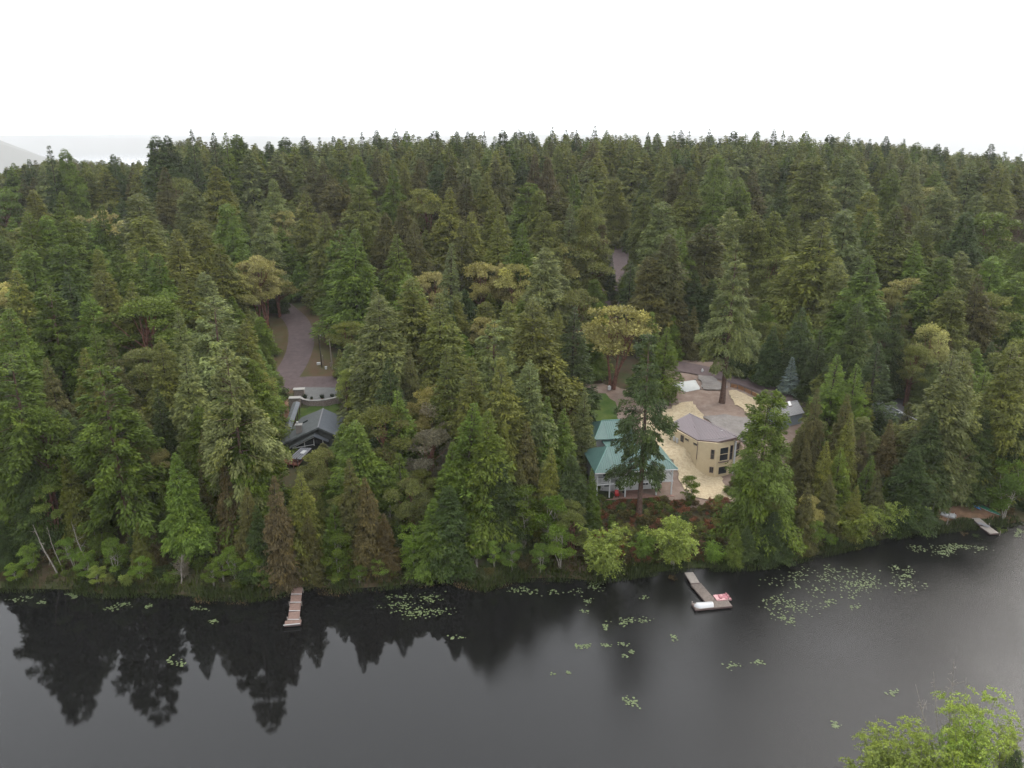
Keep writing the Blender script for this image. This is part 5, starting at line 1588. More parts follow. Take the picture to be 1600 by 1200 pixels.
CLEAR = [  # open ground as seen from the air, with the distance of what stands there
    ([(443, 486), (500, 486), (512, 510), (520, 545), (535, 600), (535, 632), (505, 640), (465, 640), (440, 612), (445, 560), (440, 520)], 170),
    ([(445, 488), (490, 488), (512, 520), (515, 560), (440, 575), (442, 520)], 246),
    ([(950, 388), (990, 376), (985, 420), (960, 435)], 285),
    ([(428, 628), (462, 628), (470, 645), (505, 640), (525, 662), (490, 690), (475, 736), (432, 734), (428, 690)], 142),
    ([(888, 618), (960, 612), (1045, 568), (1110, 564), (1190, 600), (1262, 628), (1262, 660), (1170, 664), (1090, 650), (1040, 655), (965, 668), (890, 665)], 162),
    ([(1116, 690), (1168, 686), (1165, 725), (1128, 752)], 138),
    ([(930, 395), (990, 370), (985, 410), (975, 445), (955, 480), (940, 478), (945, 440)], 235),
    ([(965, 545), (975, 500), (995, 490), (1000, 560)], 200),
    ([(885, 618), (960, 608), (985, 600), (1045, 568), (1110, 564), (1190, 600), (1262, 628), (1262, 668), (1215, 660), (1170, 664), (1156, 700), (1122, 752), (1148, 785), (1075, 782), (1060, 778), (940, 790), (932, 690), (890, 665)], 126),
    ([(1374, 626), (1408, 644), (1388, 660), (1374, 652)], 160),
    ([(930, 664), (952, 664), (952, 700), (930, 700)], 150),
    ([(1412, 596), (1440, 596), (1432, 628), (1412, 628)], 165),
    ([(1460, 790), (1572, 790), (1572, 830), (1460, 830)], 139),
    ([(1000, 780), (1140, 780), (1140, 850), (960, 850)], 119),
]
SKYL = np.array([(-400, 285), (0, 268), (70, 250), (230, 258), (240, 232), (300, 216), (400, 226), (450, 224), (520, 218), (600, 211), (900, 209), (1200, 209), (1300, 217), (1400, 226), (1500, 238), (1600, 248), (2000, 262)], float)
FRONT = []
BUILT = [(-40, 143.5, 9.0), (23, 137, 9.0), (22, 151, 6.5), (39, 146, 7.5), (64, 163, 6.0), (84, 160, 7.0), (45.5, 178, 5), (-28, 83, 2)]
def built(x, y):
    return any(math.hypot(x - a, y - b) < r_ for a, b, r_ in BUILT)
def allowed(x, y, h, r):
    z = tz(x, y)
    if built(x, y):
        return False
    for poly, dep in FRONT:
        if y < dep - 2:
            for k in (.5, .75, 1.0):
                for sx in (-.7, 0, .7):
                    if inside(*proj(x + sx * r * (1.05 - k), y, z + h * k), poly):
                        return False
    for poly, dep in CLEAR:
        if inside(*proj(x, y, z), poly):
            return False
        if y < dep:
            for k in (.15, .4, .65, .85, 1.0):
                rr = r * (1.05 - k)
                for sx in (-1, 0, 1):
                    if inside(*proj(x + sx * rr, y, z + h * k), poly):
                        return False
    return True
RAD = {'fir': 6.2, 'spire': 3.9, 'open': 6.2, 'cedar': 4.3, 'young': 3.4, 'madrone': 5.5, 'pine': 4.2, 'alder': 3.2, 'willow': 4.6, 'bush': 1.7, 'snag': 1}
n_cat = 0
ENTS = [q for q in CAT.replace('\n', ';').split(';') if q.split()]
ENTS.sort(key=lambda q: 0 if q.split()[2] == 'madrone' else 1)
for ent in ENTS:
    e = ent.split()
    if not e:
        continue
    u, v, kind, tint, h, w = float(e[0]), float(e[1]), e[2], e[3], float(e[4]), float(e[5])
    w *= 1.2 if v < 470 and kind == 'fir' else 1.0
    if h >= 22:
        h *= 1.10 if v < 600 else 1.06
    best = None
    for hs in ((1,) if '!' in e else (1, .92, .84, .76, .68)):
        s = solve(u, v, h * hs)
        if s is None:
            continue
        if s[2] < h * hs * .5 or s[2] < 1:
            s = (s[0], s[1], h * hs * .8)
        k_ = max(s[2], 1.5) / PROTO[kind][0][2]
        for shrink in ((1,) if '!' in e else (1, .85, .7)):
            if best is None:
                best = (s, shrink)
            if '!' in e or allowed(s[0], s[1], s[2], RAD.get(kind, 3.0) * k_ ** .75 * w * shrink * (1.0 if kind == 'open' else .85)):
                best = (s, shrink)
                break
        else:
            continue
        break
    else:
        print('BLOCK', ent)
    if best is None:
        continue
    s, shrink = best
    plant(kind, s[0], s[1], max(s[2], 1.5), tint, w * shrink)
    if kind == 'madrone' and tint in 'mk':
        e_ = 17000 / max(s[1], 1) / 4
        FRONT.append(([(u - e_ * .7, v + e_ * .15), (u, v), (u + e_ * .7, v + e_ * .15), (u + e_ * .7, v + e_), (u - e_ * .7, v + e_)], s[1]))
    n_cat += 1

# trees that stand against the sky along the ridge
SKYT = """74 227 330 d;101 232 335 d;174 241 350 d;187 245 370 o;42 249 360 d;236 219 320 d;246 212 322 d;260 212 325 d;299 196 318 d;331 206 330 d;351 206 335 d;362 209 345 d;381 210 350 d
421 221 380 d;445 214 385 d;472 212 380 d;502 214 390 d;520 212 395 d;539 212 400 d;565 206 405 d;587 202 400 d;616 199 405 d;634 204 410 d;675 204 405 d;692 202 410 d;715 204 405 d;727 204 415 d;757 204 410 d;785 202 415 d
809 202 410 d;830 204 415 d;861 197 410 d;882 202 420 d;902 202 415 d;924 196 425 d;947 202 420 o;965 210 415 d;986 212 420 d;1015 205 410 d;1032 207 420 d;1052 204 415 d;1067 202 420 d;1077 204 425 d;1111 200 415 d;1125 216 420 d
1152 204 415 d;1179 202 420 d;1209 201 415 d;1227 202 420 d;1254 204 410 d;1299 209 405 d;1320 206 410 d;1345 216 400 d;1359 217 405 d;1391 212 395 d;1416 217 400 d;1435 222 395 d;1451 229 400 d;1469 225 390 d;1487 229 395 d
1506 231 390 d;1546 224 385 d;1567 237 395 d;1592 240 390 d;20 255 380 o;130 252 390 d;215 250 400 o"""
for ent in SKYT.replace('\n', ';').split(';'):
    u, v, y, tn = ent.split()
    p = aty(float(u), float(v), float(y))
    h = min(p[2] - tz(p[0], p[1]), 44)
    plant('fir' if random.random() < .6 else 'spire', p[0], p[1], h, tn if random.random() < .7 else 'g', random.uniform(.9, 1.2))

# ------------------------------------------------------------------ the tall lone trees round the clearing, placed by hand
def single(name, data, x, y, tint, label, bark, leaf=None, cat='fir tree', z=None):
    c, t = data
    root = empty(name, (x, y, tz(x, y) if z is None else z))
    link(bpy.data.objects.new('trunk', np_mesh('lone_trunk', t[0], t[1], bark, smooth_shade=True)), root)
    o = link(bpy.data.objects.new('crown', np_mesh('lone_crown', c[0], c[1], leaf or M['needles'], {'vary': c[2], 'spray': c[3]})), root)
    o['tint'] = list(TINT[tint])
    return tag(root, label, cat)
p = ground(998, 806)
single('fir_tree', conifer(201, 33.5, 5.4, .27, 185, 46, .52, .45, 40, -20, .22, irr=.5, s_lo=.25, s_pow=.5, fan=.33, gap=.42, trunk_r=.50, hang=.55), p[0], p[1], 'd', 'tall dark fir with long bare trunk in front of the white house', M['bark_fir'])
p = ground(1128, 630)
single('fir_tree', conifer(202, 38, 6.8, .22, 220, 38, .58, .66, 44, -18, .20, irr=.3, s_lo=.2, s_pow=.5, fan=.3, gap=.2, trunk_r=.62, hang=.5), p[0], p[1], 'y', 'tallest lone grey green fir rising from the straw beside the tarpaulin', M['bark_fir'])
p = solve(1203, 612, 27)
single('fir_tree', conifer(203, 27, 7.3, .04, 290, 42, .50, .5, 34, -14, .2, irr=.34, gap=.05, trunk_r=.45, hang=.45), p[0], p[1], 'g', 'broad green fir covering the right-hand side of the yellow house', M['bark_fir'])

# ------------------------------------------------------------------ filler trees: the wood between the trees above
taken = [(t['x'], t['y'], 3.0 if t['h'] > 12 else 1.5) for t in TREES]
TK = np.array(taken)
fill = []
y = 96.0
while y < 620:
    step = 6.5 if y < 170 else (9.2 if y < 340 else 7.6)
    half = y * .78 + 26
    for x in np.arange(-half, half, step):
        px = x + random.uniform(-.45, .45) * step
        py = y + random.uniform(-.45, .45) * step
        s = py - shore(px)
        if s < 4:
            continue
        a = px / py
        if py > 470 and not (a < -.40 or a > .40):
            continue
        if np.min(np.hypot(TK[:, 0] - px, TK[:, 1] - py) - TK[:, 2]) < 0:
            continue
        h = random.uniform(10, 17) if s > 30 else random.uniform(7, 9) + s * .2
        if py > 340:
            h = random.uniform(22, 36)
        z = tz(px, py)
        # keep below the line of the ridge trees
        u, v = proj(px, py, z + h)
        lim = np.interp(u, SKYL[:, 0], SKYL[:, 1]) + random.uniform(-5, 11)
        while v < lim and h > 6:
            h -= .7
            u, v = proj(px, py, z + h)
        if h < 7:
            continue
        if not allowed(px, py, h, 6.0 * (h / 24) ** .75):
            h *= .55
            if h < 7 or not allowed(px, py, h, 6.0 * (h / 24) ** .75):
                continue
        fill.append((px, py, h, u, v))
    y += step * .9
# the largest seen become trees of their own, the rest one mass
n_fir = sum(1 for t in TREES if KWORD[t['kind']][1] == 'fir tree')
score = sorted(range(len(fill)), key=lambda i: fill[i][1])
lone = set(i for i in score if -30 < fill[i][3] < 1630)
lone = set([i for i in score if i in lone][:max(0, 300 - n_fir)])
def fill_tint(u, v):
    q = random.random()
    if u < 450 and v > 300:
        return random.choice('ggbbogdy')
    if v < 300:
        return random.choice('oooygnydo')
    return random.choice('ggoooynbd')
mass = []
for i, (px, py, h, u, v) in enumerate(fill):
    if py - shore(px) < 22:
        kind = random.choice(['fir', 'cedar', 'cedar', 'spire', 'young', 'madrone'])
    else:
        kind = random.choice(['fir', 'fir', 'fir', 'spire', 'cedar', 'madrone'] if py < 200 else (['fir'] * 7 + ['madrone'] if py < 330 else ['fir']))
    tint = random.choice('mkkko') if kind == 'madrone' else (random.choice('nnord') if kind == 'cedar' else fill_tint(u, v))
    if i in lone:
        plant(kind, px, py, h, tint, random.uniform(.85, 1.1))
    else:
        mass.append((px, py, h, kind if py < 240 else ('farround' if kind == 'madrone' else 'far'), tint))

# prototypes for the mass live in a collection outside the scene
lib = bpy.data.collections.new('tree_library')
LIB = {}
order = []
def lib_tree(kind):
    if kind not in LIB:
        LIB[kind] = []
        for n, (cm, tm, nom) in enumerate(PROTO[kind][:3]):
            me = bpy.data.meshes.new('mass_tree')
            bm = bmesh.new()
            bm.from_mesh(cm)
            bm.from_mesh(tm)
            # trunk faces take the second slot
            nf = len(cm.polygons)
            bm.faces.ensure_lookup_table()
            for f in bm.faces[nf:]:
                f.material_index = 1
            bm.to_mesh(me)
            bm.free()
            me.materials.append(cm.materials[0])
            me.materials.append(tm.materials[0])
            o = bpy.data.objects.new('t%03d' % len(order), me)
            lib.objects.link(o)
            LIB[kind].append((len(order), nom))
            order.append(o)
    return random.choice(LIB[kind])
def scatter(name, items, label, kinds='stuff'):
    """items: (x, y, z, scale_xy, scale_z, rot, proto index, tint) -> one object of instanced points"""
    n = len(items)
    me = bpy.data.meshes.new(name)
    me.vertices.add(n)
    me.vertices.foreach_set('co', np.array([i[:3] for i in items], np.float32).ravel())
    a = me.attributes.new('sc', 'FLOAT_VECTOR', 'POINT')
    a.data.foreach_set('vector', np.array([(i[3], i[3], i[4]) for i in items], np.float32).ravel())
    a = me.attributes.new('rot', 'FLOAT', 'POINT')
    a.data.foreach_set('value', np.array([i[5] for i in items], np.float32))
    a = me.attributes.new('pick', 'INT', 'POINT')
    a.data.foreach_set('value', np.array([i[6] for i in items], np.int32))
    a = me.attributes.new('tint', 'FLOAT_VECTOR', 'POINT')
    a.data.foreach_set('vector', np.array([i[7] for i in items], np.float32).ravel())
    ob = link(bpy.data.objects.new(name, me))
    ng = bpy.data.node_groups.new(name, 'GeometryNodeTree')
    ng.interface.new_socket('Geometry', in_out='INPUT', socket_type='NodeSocketGeometry')
    ng.interface.new_socket('Geometry', in_out='OUTPUT', socket_type='NodeSocketGeometry')
    N, L = ng.nodes, ng.links
    gi = N.new('NodeGroupInput')
    go = N.new('NodeGroupOutput')
    ci = N.new('GeometryNodeCollectionInfo')
    ci.inputs['Collection'].default_value = lib
    ci.inputs['Separate Children'].default_value = True
    ci.inputs['Reset Children'].default_value = True
    m2p = N.new('GeometryNodeMeshToPoints')
    iop = N.new('GeometryNodeInstanceOnPoints')
    iop.inputs['Pick Instance'].default_value = True
    def attr(nm, ty):
        q = N.new('GeometryNodeInputNamedAttribute')
        q.data_type = ty
        q.inputs['Name'].default_value = nm
        return next(o for o in q.outputs if o.enabled)
    cx = N.new('ShaderNodeCombineXYZ')
    L.new(attr('rot', 'FLOAT'), cx.inputs[2])
    L.new(gi.outputs[0], m2p.inputs[0])
    L.new(m2p.outputs[0], iop.inputs['Points'])
    L.new(ci.outputs[0], iop.inputs['Instance'])
    L.new(attr('pick', 'INT'), iop.inputs['Instance Index'])
    L.new(cx.outputs[0], iop.inputs['Rotation'])
    L.new(attr('sc', 'FLOAT_VECTOR'), iop.inputs['Scale'])
    L.new(iop.outputs[0], go.inputs[0])
    md = ob.modifiers.new('scatter', 'NODES')
    md.node_group = ng
    return tag(ob, label, kind=kinds)
items = []
for px, py, h, kind, tint in mass:
    k, nom = lib_tree(kind)
    sz = h / nom
    sx = sz ** .75 * random.uniform(1.0, 1.3)
    items.append((px, py, tz(px, py), sx, sz, random.uniform(0, 6.28), k, jit(TINT[tint])))
scatter('forest', items, 'dense mass of conifers filling the wood up to the ridge')

# undergrowth: low bushes on the forest floor near the openings and along the bank
items = []
tries = 0
while len(items) < 1500 and tries < 12000:
    tries += 1
    px = random.uniform(-105, 110)
    py = shore(px) + random.uniform(1.5, 26) if random.random() < .55 else random.uniform(110, 300)
    px = px if py < 140 else px * py / 140
    z = tz(px, py)
    u, v = proj(px, py, z)
    if any(inside(u, v, poly) for poly, d in CLEAR[:13]) or built(px, py):
        continue
    k, nom = lib_tree('bush')
    h = random.uniform(.8, 2.4) if py - shore(px) < 26 else random.uniform(1.0, 3.2)
    tn = random.choice('ggbnkrd')
    sc_ = h / nom
    items.append((px, py, z - .1, sc_ * random.uniform(.9, 1.5), sc_, random.uniform(0, 6.28), k, jit(TINT[tn])))
# heather and rhododendron bank below the white house
for _ in range(520):
    u, v = random.uniform(930, 1150), random.uniform(782, 880)
    q = ground(u, v)
    if built(q[0], q[1]):
        continue
    k, nom = lib_tree('bush')
    h = random.uniform(.5, 1.3)
    sc_ = h / nom
    tn = random.choice('hhrhnkgo')
    items.append((q[0], q[1], q[2] - .1, sc_ * 1.3, sc_, random.uniform(0, 6.28), k, jit(TINT[tn])))
scatter('undergrowth', items, 'low mixed undergrowth on the forest floor and the bank')

# ------------------------------------------------------------------ reeds along the waterline
def reeds(name, n, label, cols, hgt, band, xr, seed, material):
    r = np.random.default_rng(seed)
    x = r.uniform(*xr, n)
    keep = (np.sin(x * .35) + np.sin(x * .13 + 1.7) + r.normal(0, .5, n)) > -1.5
    if name == 'rushes':
        keep &= (x < 74) | (x > 93)
    x = x[keep]
    n = len(x)
    s = r.uniform(*band, n)
    yv = shore(x) + s
    z = np.maximum(terr(x, yv), -.25)
    h = hgt * r.uniform(.5, 1.2, n) * (.75 + .35 * np.sin(x * .9 + seed) + .3 * np.sin(x * .31 + 2 * seed))
    h = np.maximum(h, .25)
    a = r.uniform(0, math.pi, n)
    ln = r.normal(0, .22, (n, 2)) * h[:, None]
    w = r.uniform(.035, .07, n)
    b0 = np.stack([x + np.cos(a) * w, yv + np.sin(a) * w, z], 1)
    b1 = np.stack([x - np.cos(a) * w, yv - np.sin(a) * w, z], 1)
    m0 = np.stack([x + ln[:, 0] * .35, yv + ln[:, 1] * .35, z + h * .6], 1)
    tp = np.stack([x + ln[:, 0], yv + ln[:, 1], z + h], 1)
    v = np.stack([b0, b1, m0 - (b0 - b1) * .4, tp, m0 + (b0 - b1) * .4], 1).reshape(-1, 3)
    o = np.arange(n)[:, None] * 5
    f = np.concatenate([o + np.array([[0, 1, 2, 4]]), o + np.array([[4, 2, 3, 3]])])
    tri = np.concatenate([o + np.array([[0, 1, 2]]), o + np.array([[0, 2, 4]]), o + np.array([[4, 2, 3]])])
    ob = link(bpy.data.objects.new(name, np_mesh(name, v, tri, material, {'vary': np.repeat(r.random(n), 5), 'spray': np.repeat(r.random(n), 5)})))
    ob['tint'] = list(cols)
    return tag(ob, label, kind='stuff')
reeds('reeds', 17000, 'green reeds fringing the far shore of the lake', (.040, .055, .017), 1.15, (-1.3, 1.6), (-82, 96), 1, M['green_leaf'])
reeds('dry_reeds', 2200, 'straw coloured dead reeds at the water edge', (.12, .095, .05), .5, (-1.9, -.3), (-50, 6), 2, M['shrub_leaf'])
reeds('rushes', 11000, 'tall green rushes around the landing', (.055, .072, .018), .8, (.5, 4.5), (-82, 96), 3, M['green_leaf'])

# ------------------------------------------------------------------ lily pads, patch by patch
M['lily'] = mat('lily_pad', (.075, .098, .040), .5, .3, .4, 1.5)
PATCH = [(30, 936, 26, 5, 26, 'at far left edge'), (70, 942, 10, 6, 18, 'under the leaning dead trunks'), (115, 933, 14, 6, 26, 'beside the leaning dead trunks'), (190, 952, 22, 7, 34, 'below the lime shrub over the water'),
         (230, 950, 6, 6, 12, 'right of the patch below the lime shrub'), (300, 955, 20, 5, 20, 'left of the brown dock'), (330, 972, 9, 7, 18, 'round patch off the left bank'), (270, 1022, 14, 12, 22, 'far out among the tree reflections on the left'),
         (640, 937, 45, 10, 60, 'between the brown dock and the dry reeds, upper part'), (650, 951, 55, 13, 110, 'largest patch between the brown dock and the dry reeds'), (715, 1000, 12, 8, 12, 'few scattered pads in open water at the centre'),
         (830, 925, 28, 11, 55, 'in front of the lime alders'), (925, 925, 22, 12, 50, 'under the first willow'), (945, 980, 9, 10, 14, 'below the first willow'), (915, 955, 8, 5, 10, 'small one below the first willow'), (990, 980, 20, 12, 38, 'in the dark tree reflection at the centre'),
         (900, 1008, 18, 6, 28, 'pale row left of the dark reflection'), (955, 1008, 20, 6, 24, 'pale row below the dark reflection'), (985, 1022, 10, 8, 16, 'lowest near the dark reflection'), (1005, 935, 14, 5, 8, 'faint pads left of the grey dock'),
         (1050, 1000, 12, 10, 12, 'faint pads below the grey dock'), (1180, 1035, 22, 10, 26, 'alone in the ruffled water right of centre'), (885, 1052, 12, 4, 8, 'thin line low in the centre'), (1240, 935, 45, 25, 110, 'broad patch right of the grey dock'),
         (1290, 897, 55, 14, 90, 'along the shore right of the grey dock'), (1330, 920, 50, 18, 90, 'middle of the long drift off the willows'), (1370, 912, 40, 16, 80, 'right end of the long drift off the willows'), (1400, 893, 22, 13, 50, 'under the three willows'),
         (1235, 970, 16, 12, 30, 'front edge of the long drift'), (1310, 942, 20, 10, 24, 'pale edge of the long drift'), (1470, 862, 35, 9, 70, 'beside the white pedal boat landing'), (1510, 855, 22, 7, 50, 'left of the grey landing stage'),
         (1480, 853, 45, 6, 40, 'thin line under the rushes'), (1590, 832, 14, 8, 40, 'at far right edge beyond the landing stage'), (1365, 1082, 18, 7, 16, 'left of the bare saplings'), (1310, 1138, 12, 10, 20, 'left of the lime trees on the near bank'), (980, 1110, 22, 16, 22, 'faint, low in the centre')]
def lily_patch(u, v, ru, rv, n, where, seed):
    r = np.random.default_rng(seed)
    vs, fs = [], []
    sub = r.normal(0, .5, (max(2, n // 12), 2))
    for k in range(int(n * 1.45)):
        c = sub[r.integers(len(sub))]
        du, dv = c[0] * ru * 1.35 + r.normal(0, .26) * ru, c[1] * rv * 1.1 + r.normal(0, .26) * rv
        q = atz(u + du, v + dv, 0)
        if q[1] > shore(q[0]) - .3:
            continue
        rad = r.uniform(.09, .19)
        a0 = r.random() * 6.28
        ang = a0 + np.linspace(.2, 6.08, 8)
        o = len(vs)
        tilt = r.normal(0, .05, 2)
        vs.append((q[0], q[1], .030))
        for a in ang:
            dx, dy = math.cos(a) * rad, math.sin(a) * rad
            vs.append((q[0] + dx, q[1] + dy, .030 + .012 * abs(math.sin(a * 2)) + dx * tilt[0] + dy * tilt[1]))
        fs += [(o, o + j, o + j + 1) for j in range(1, 8)]
    if not fs:
        return
    ob = link(bpy.data.objects.new('lily_pad_patch', np_mesh('lily_pad_patch', vs, fs, M['lily'])))
    tag(ob, 'patch of floating lily pads ' + where, kind='stuff')
for i, pt in enumerate(PATCH):
    lily_patch(*pt, 500 + i)

# ------------------------------------------------------------------ dead and leaning trunks along the bank
def dead(u0, v0, u1, v1, label, r_=.13, limbs=14, seed=0, y=None, ll=1.2):
    """a bare trunk from its foot (u0, v0) on the ground to its tip (u1, v1)"""
    a = ground(u0, v0) if y is None else aty(u0, v0, y)
    b = aty(u1, v1, a[1] + .3)
    rr = np.random.default_rng(seed)
    th = empty('dead_tree', a)
    d = b - a
    k = np.linspace(-.04, 1, 7)
    path = d[None] * k[:, None] + np.stack([.08 * np.sin(k * 8), .08 * np.cos(k * 6), 0 * k], 1)
    m = MBnp()
    m.add(*tube_arrays(path, r_ * (1.08 - k * .9), 7))
    v, f = m.get()
    link(bpy.data.objects.new('trunk', np_mesh('dead_trunk', v, f, M['dead_wood'], smooth_shade=True)), th)
    lb = MBnp()
    L_ = np.linalg.norm(d)
    for i in range(limbs):
        w = rr.uniform(.3, .98)
        st = d * w
        e = st + rr.normal(0, 1, 3) * ll * (1.2 - w) * .7 + np.array([0, 0, .25])
        md = (st + e) / 2 + rr.normal(0, .06, 3)
        lb.add(*tube_arrays([st, md, e], [r_ * .3, r_ * .2, .012], 4))
        e2 = md + rr.normal(0, .4, 3) * ll * .5
        lb.add(*tube_arrays([md, (md + e2) / 2, e2], [.025, .018, .01], 3))
    v, f = lb.get()
    link(bpy.data.objects.new('limbs', np_mesh('dead_limbs', v, f, M['dead_wood'])), th)
    tag(th, label, 'dead tree', 'dead trees of the lakeside wood')
dead(90, 900, 50, 820, 'pale dead trunk leaning left over the reeds', .15, 18, 1)
dead(98, 894, 72, 822, 'slim dead trunk right behind the leaning pale one', .09, 8, 2)
dead(141, 894, 110, 815, 'dead trunk leaning left with a tuft of twigs on top', .11, 20, 3, ll=1.6)
dead(152, 868, 147, 820, 'upright dead stem beside the leaning trunks', .08, 10, 4)
dead(118, 896, 108, 862, 'short dead stem among the lime alders', .08, 5, 5)
dead(283, 912, 284, 868, 'stubby dead tree wrapped in pale twigs at the waterline', .12, 30, 6, ll=1.5)
dead(613, 860, 609, 787, 'thin bare dead fir left of the bright alder', .10, 30, 7, ll=1.3)
dead(660, 780, 660, 726, 'bare dead top above the olive madrone', .11, 14, 8, ll=1.5)
dead(646, 895, 644, 840, 'dead stem standing in front of the bright alder', .07, 16, 9)
dead(750, 868, 745, 812, 'pale bare stem over the small alders', .06, 8, 10)
dead(778, 850, 776, 808, 'pale bare stem right of the small alders', .06, 6, 11)
dead(1449, 826, 1462, 781, 'pale thin dead stem left of the white pedal boat', .09, 8, 12)
dead(1478, 823, 1486, 795, 'short dead stem in front of the white pedal boat', .09, 6, 13)
dead(1371, 800, 1374, 762, 'bare grey snag behind the willows', .09, 12, 14)
dead(3, 640, 20, 560, 'silvery dead limbs sticking out of the pine at far left', .12, 14, 15, ll=2.6)
dead(1130, 842, 1132, 828, 'weathered pale stump on the planted bank', .25, 6, 16, ll=.8)

# ------------------------------------------------------------------ the near bank under the camera: lime willows and bare saplings
def near(kind, u, v, y, tint, w, label, h=None):
    p_ = aty(u, v, y)
    hh = p_[2] - tz(p_[0], p_[1])
    return plant(kind, p_[0], p_[1], hh, tint, w, label=label)
near('alder', 1538, 1040, 66.0, 'z', .95, 'tallest lime green alder on the near bank')
near('alder', 1405, 1105, 66.5, 'z', 1.25, 'spreading lime green alder left of the bare saplings')
near('alder', 1522, 1100, 65.0, 'z', .9, 'lime green alder right of the bare saplings')
near('alder', 1460, 1130, 65.0, 'z', 1.1, 'low lime green alder at the bottom of the picture')
near('alder', 1590, 1105, 66.0, 'j', .8, 'thin lime alder at the lower right edge')
near('alder', 1425, 1175, 63.0, 'z', 1.2, 'bright alder just above the lower edge')
near('alder', 1520, 1165, 62.0, 'z', 1.2, 'bright alder in the lower right corner')
near('young', 1594, 1172, 63.0, 'd', 1.0, 'dark young fir in the lower right corner')
near('willow', 1380, 1160, 64.0, 'j', .8, 'pale willow at the left end of the near bank')
dead(1478, 1215, 1490, 1037, 'tall bare grey sapling among the lime alders of the near bank', .07, 34, 21, y=66.5, ll=1.7)
dead(1468, 1215, 1430, 1070, 'bare sapling leaning left on the near bank', .06, 24, 22, y=66.0, ll=1.5)
dead(1472, 1215, 1458, 1050, 'thin bare sapling between the two larger ones', .045, 18, 23, y=66.2, ll=1.3)

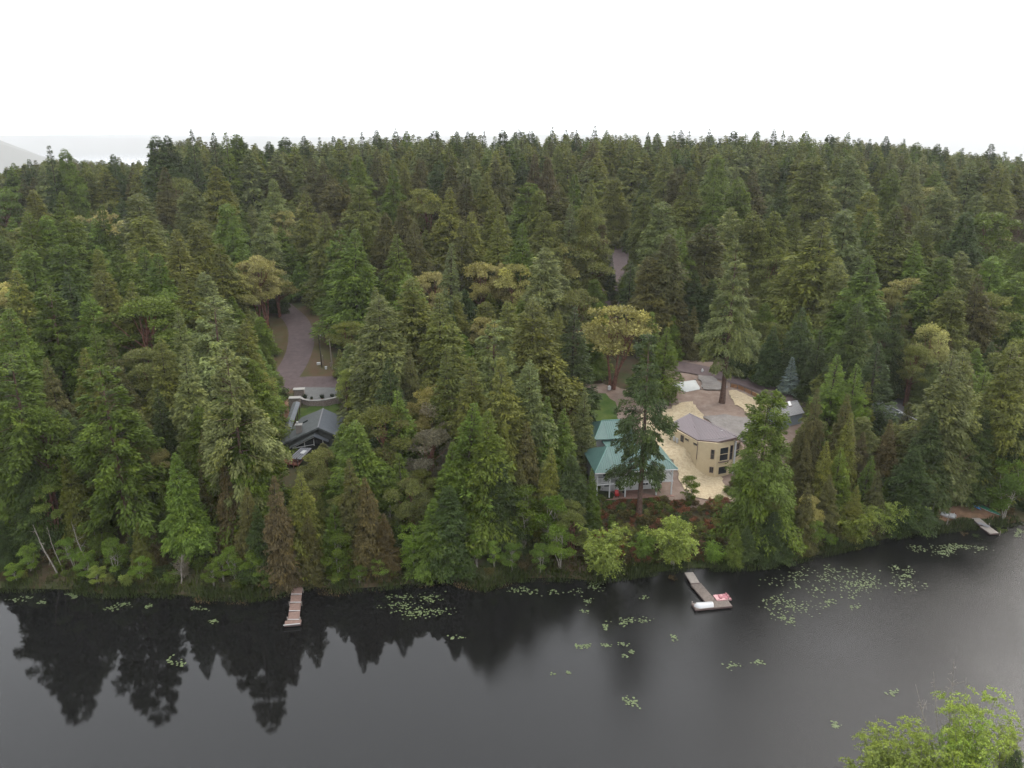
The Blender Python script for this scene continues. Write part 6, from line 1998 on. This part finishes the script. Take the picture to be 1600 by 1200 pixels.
# ------------------------------------------------------------------ labels for the trees: what each looks like and where it stands
def place(t):
    u, v, yy = t['u'], t['v'], t['y']
    s = yy - shore(t['x'])
    if yy < 90:
        return 'on the near bank of the lake'
    if v < 243:
        for lim, w in ((120, 'on the skyline at far left'), (320, 'in the dark skyline group on the left'), (560, 'on the skyline left of centre'), (820, 'on the skyline at centre'), (1100, 'on the skyline above the lane'), (1330, 'on the skyline right of centre')):
            if u < lim:
                return w
        return 'on the skyline at far right'
    if s < 11:
        cols = ((200, 'at the waterline by the leaning dead trunks'), (415, 'at the waterline left of the brown dock'), (560, 'at the waterline behind the brown dock'), (800, 'at the waterline between brown dock and alders'),
                (905, 'on the bank left of the first willow'), (1110, 'on the shore below the white house'), (1290, 'on the bank right of the grey dock'), (1450, 'on the shore below the dark roofed house'), (9999, 'by the small boats landing'))
    elif v > 520 and s < 60:
        cols = ((70, 'at the far left edge of the shore wood'), (140, 'in the left part of the shore wood'), (230, 'in the shore wood above the dead trunks'), (330, 'in the shore wood left of the walkway'), (430, 'just left of the grey roofed house'), (560, 'in front of the grey roofed house'),
                (660, 'right of the grey roofed house'), (760, 'in the shore wood between the two clearings'), (860, 'in the shore wood left of the lawn'), (960, 'just left of the white house'), (1140, 'beside the white house'),
                (1260, 'right of the yellow house'), (1340, 'below the small metal roof'), (1440, 'in front of the dark grey roof'), (1530, 'right of the dark grey roof'), (9999, 'at the far right edge of the shore wood'))
    elif v > 400:
        cols = ((100, 'in the middle wood at far left'), (200, 'in the middle wood on the left'), (320, 'in the middle wood left of the curving road'), (445, 'just left of the curving road'), (570, 'just right of the curving road'), (680, 'in the wood right of the utility poles'),
                (790, 'in the middle wood at centre'), (900, 'in the wood left of the lane'), (1010, 'beside the winding lane'), (1140, 'behind the tarpaulin clearing'), (1260, 'behind the lone tall fir'), (1350, 'above the small metal roof'), (1450, 'above the dark grey roof'), (9999, 'in the middle wood at far right'))
    elif v > 320:
        cols = ((110, 'halfway up the slope at far left'), (250, 'halfway up the slope on the left'), (400, 'halfway up the slope left of the road'), (560, 'halfway up the slope above the curving road'), (700, 'halfway up the slope left of centre'), (830, 'halfway up the slope at centre'),
                (930, 'halfway up the slope left of the lane'), (1060, 'halfway up the slope above the lane'), (1200, 'halfway up the slope behind the lone fir'), (1340, 'halfway up the slope right of the lone fir'), (1480, 'halfway up the slope on the right'), (9999, 'halfway up the slope at far right'))
    else:
        cols = ((130, 'high on the slope at far left'), (300, 'high on the slope on the left'), (460, 'high on the slope left of the road gap'), (600, 'high on the slope left of centre'), (720, 'high on the slope at centre'), (830, 'high on the slope right of centre'),
                (950, 'high on the slope left of the lane gap'), (1090, 'high on the slope above the lane gap'), (1220, 'high on the slope above the lone fir'), (1360, 'high on the slope right of the lone fir'), (1480, 'high on the slope on the right'), (9999, 'high on the slope at far right'))
    for lim, w in cols:
        if u < lim:
            return w
ORD = ['leftmost', 'second from left', 'third from left', 'fourth from left', 'fifth from left', 'sixth from left', 'seventh from left', 'eighth from left', 'ninth from left', 'tenth from left']
cells = {}
for t in TREES:
    noun, cat = KWORD[t['kind']]
    if t.get('label'):
        tag(t['root'], t['label'], cat)
        continue
    cells.setdefault((CWORD[t['tint']] + ' ' + noun, place(t), cat), []).append(t)
for (noun, where, cat), ts in cells.items():
    ts.sort(key=lambda t: t['u'])
    hs = [t['h'] for t in ts]
    if 'dead tree' in noun:
        noun = 'bare grey dead tree'
    for i, t in enumerate(ts):
        if len(ts) == 1:
            lab = noun + ' ' + where
        elif len(ts) == 2:
            big = t['h'] * 1.0 > hs[1 - i]
            lab = ('taller ' if big else 'shorter ') + noun + ' ' + where if abs(hs[0] - hs[1]) > 3 else ('left-hand ' if i == 0 else 'right-hand ') + noun + ' of two ' + where
        else:
            lab = noun + ' ' + where + ', ' + (ORD[i] if i < len(ts) - 1 else 'rightmost') + ' of ' + str(len(ts))
        tag(t['root'], lab, cat, KWORD[t['kind']][1] + 's of the lakeside wood')

# ------------------------------------------------------------------ haze: one closed box of pale air round everything
hm = bpy.data.materials.new('haze')
hm.use_nodes = True
hn = hm.node_tree
hn.nodes.clear()
ho = hn.nodes.new('ShaderNodeOutputMaterial')
hv = hn.nodes.new('ShaderNodeVolumePrincipled')
hv.inputs['Color'].default_value = (.93, .95, .97, 1)
hv.inputs['Density'].default_value = .00007
hv.inputs['Anisotropy'].default_value = .2
hn.links.new(hv.outputs[0], ho.inputs['Volume'])
hb = MB()
hb.box((0, 8200, -110), (38600, 23000, 372))
hz = hb.build('haze', hm)
tag(hz, 'thin pale summer haze over the wood and the bay', kind='stuff')
print('TREES', len(TREES), 'catalogue', n_cat, 'mass', len(mass), 'fill', len(fill), 'firs', n_fir)
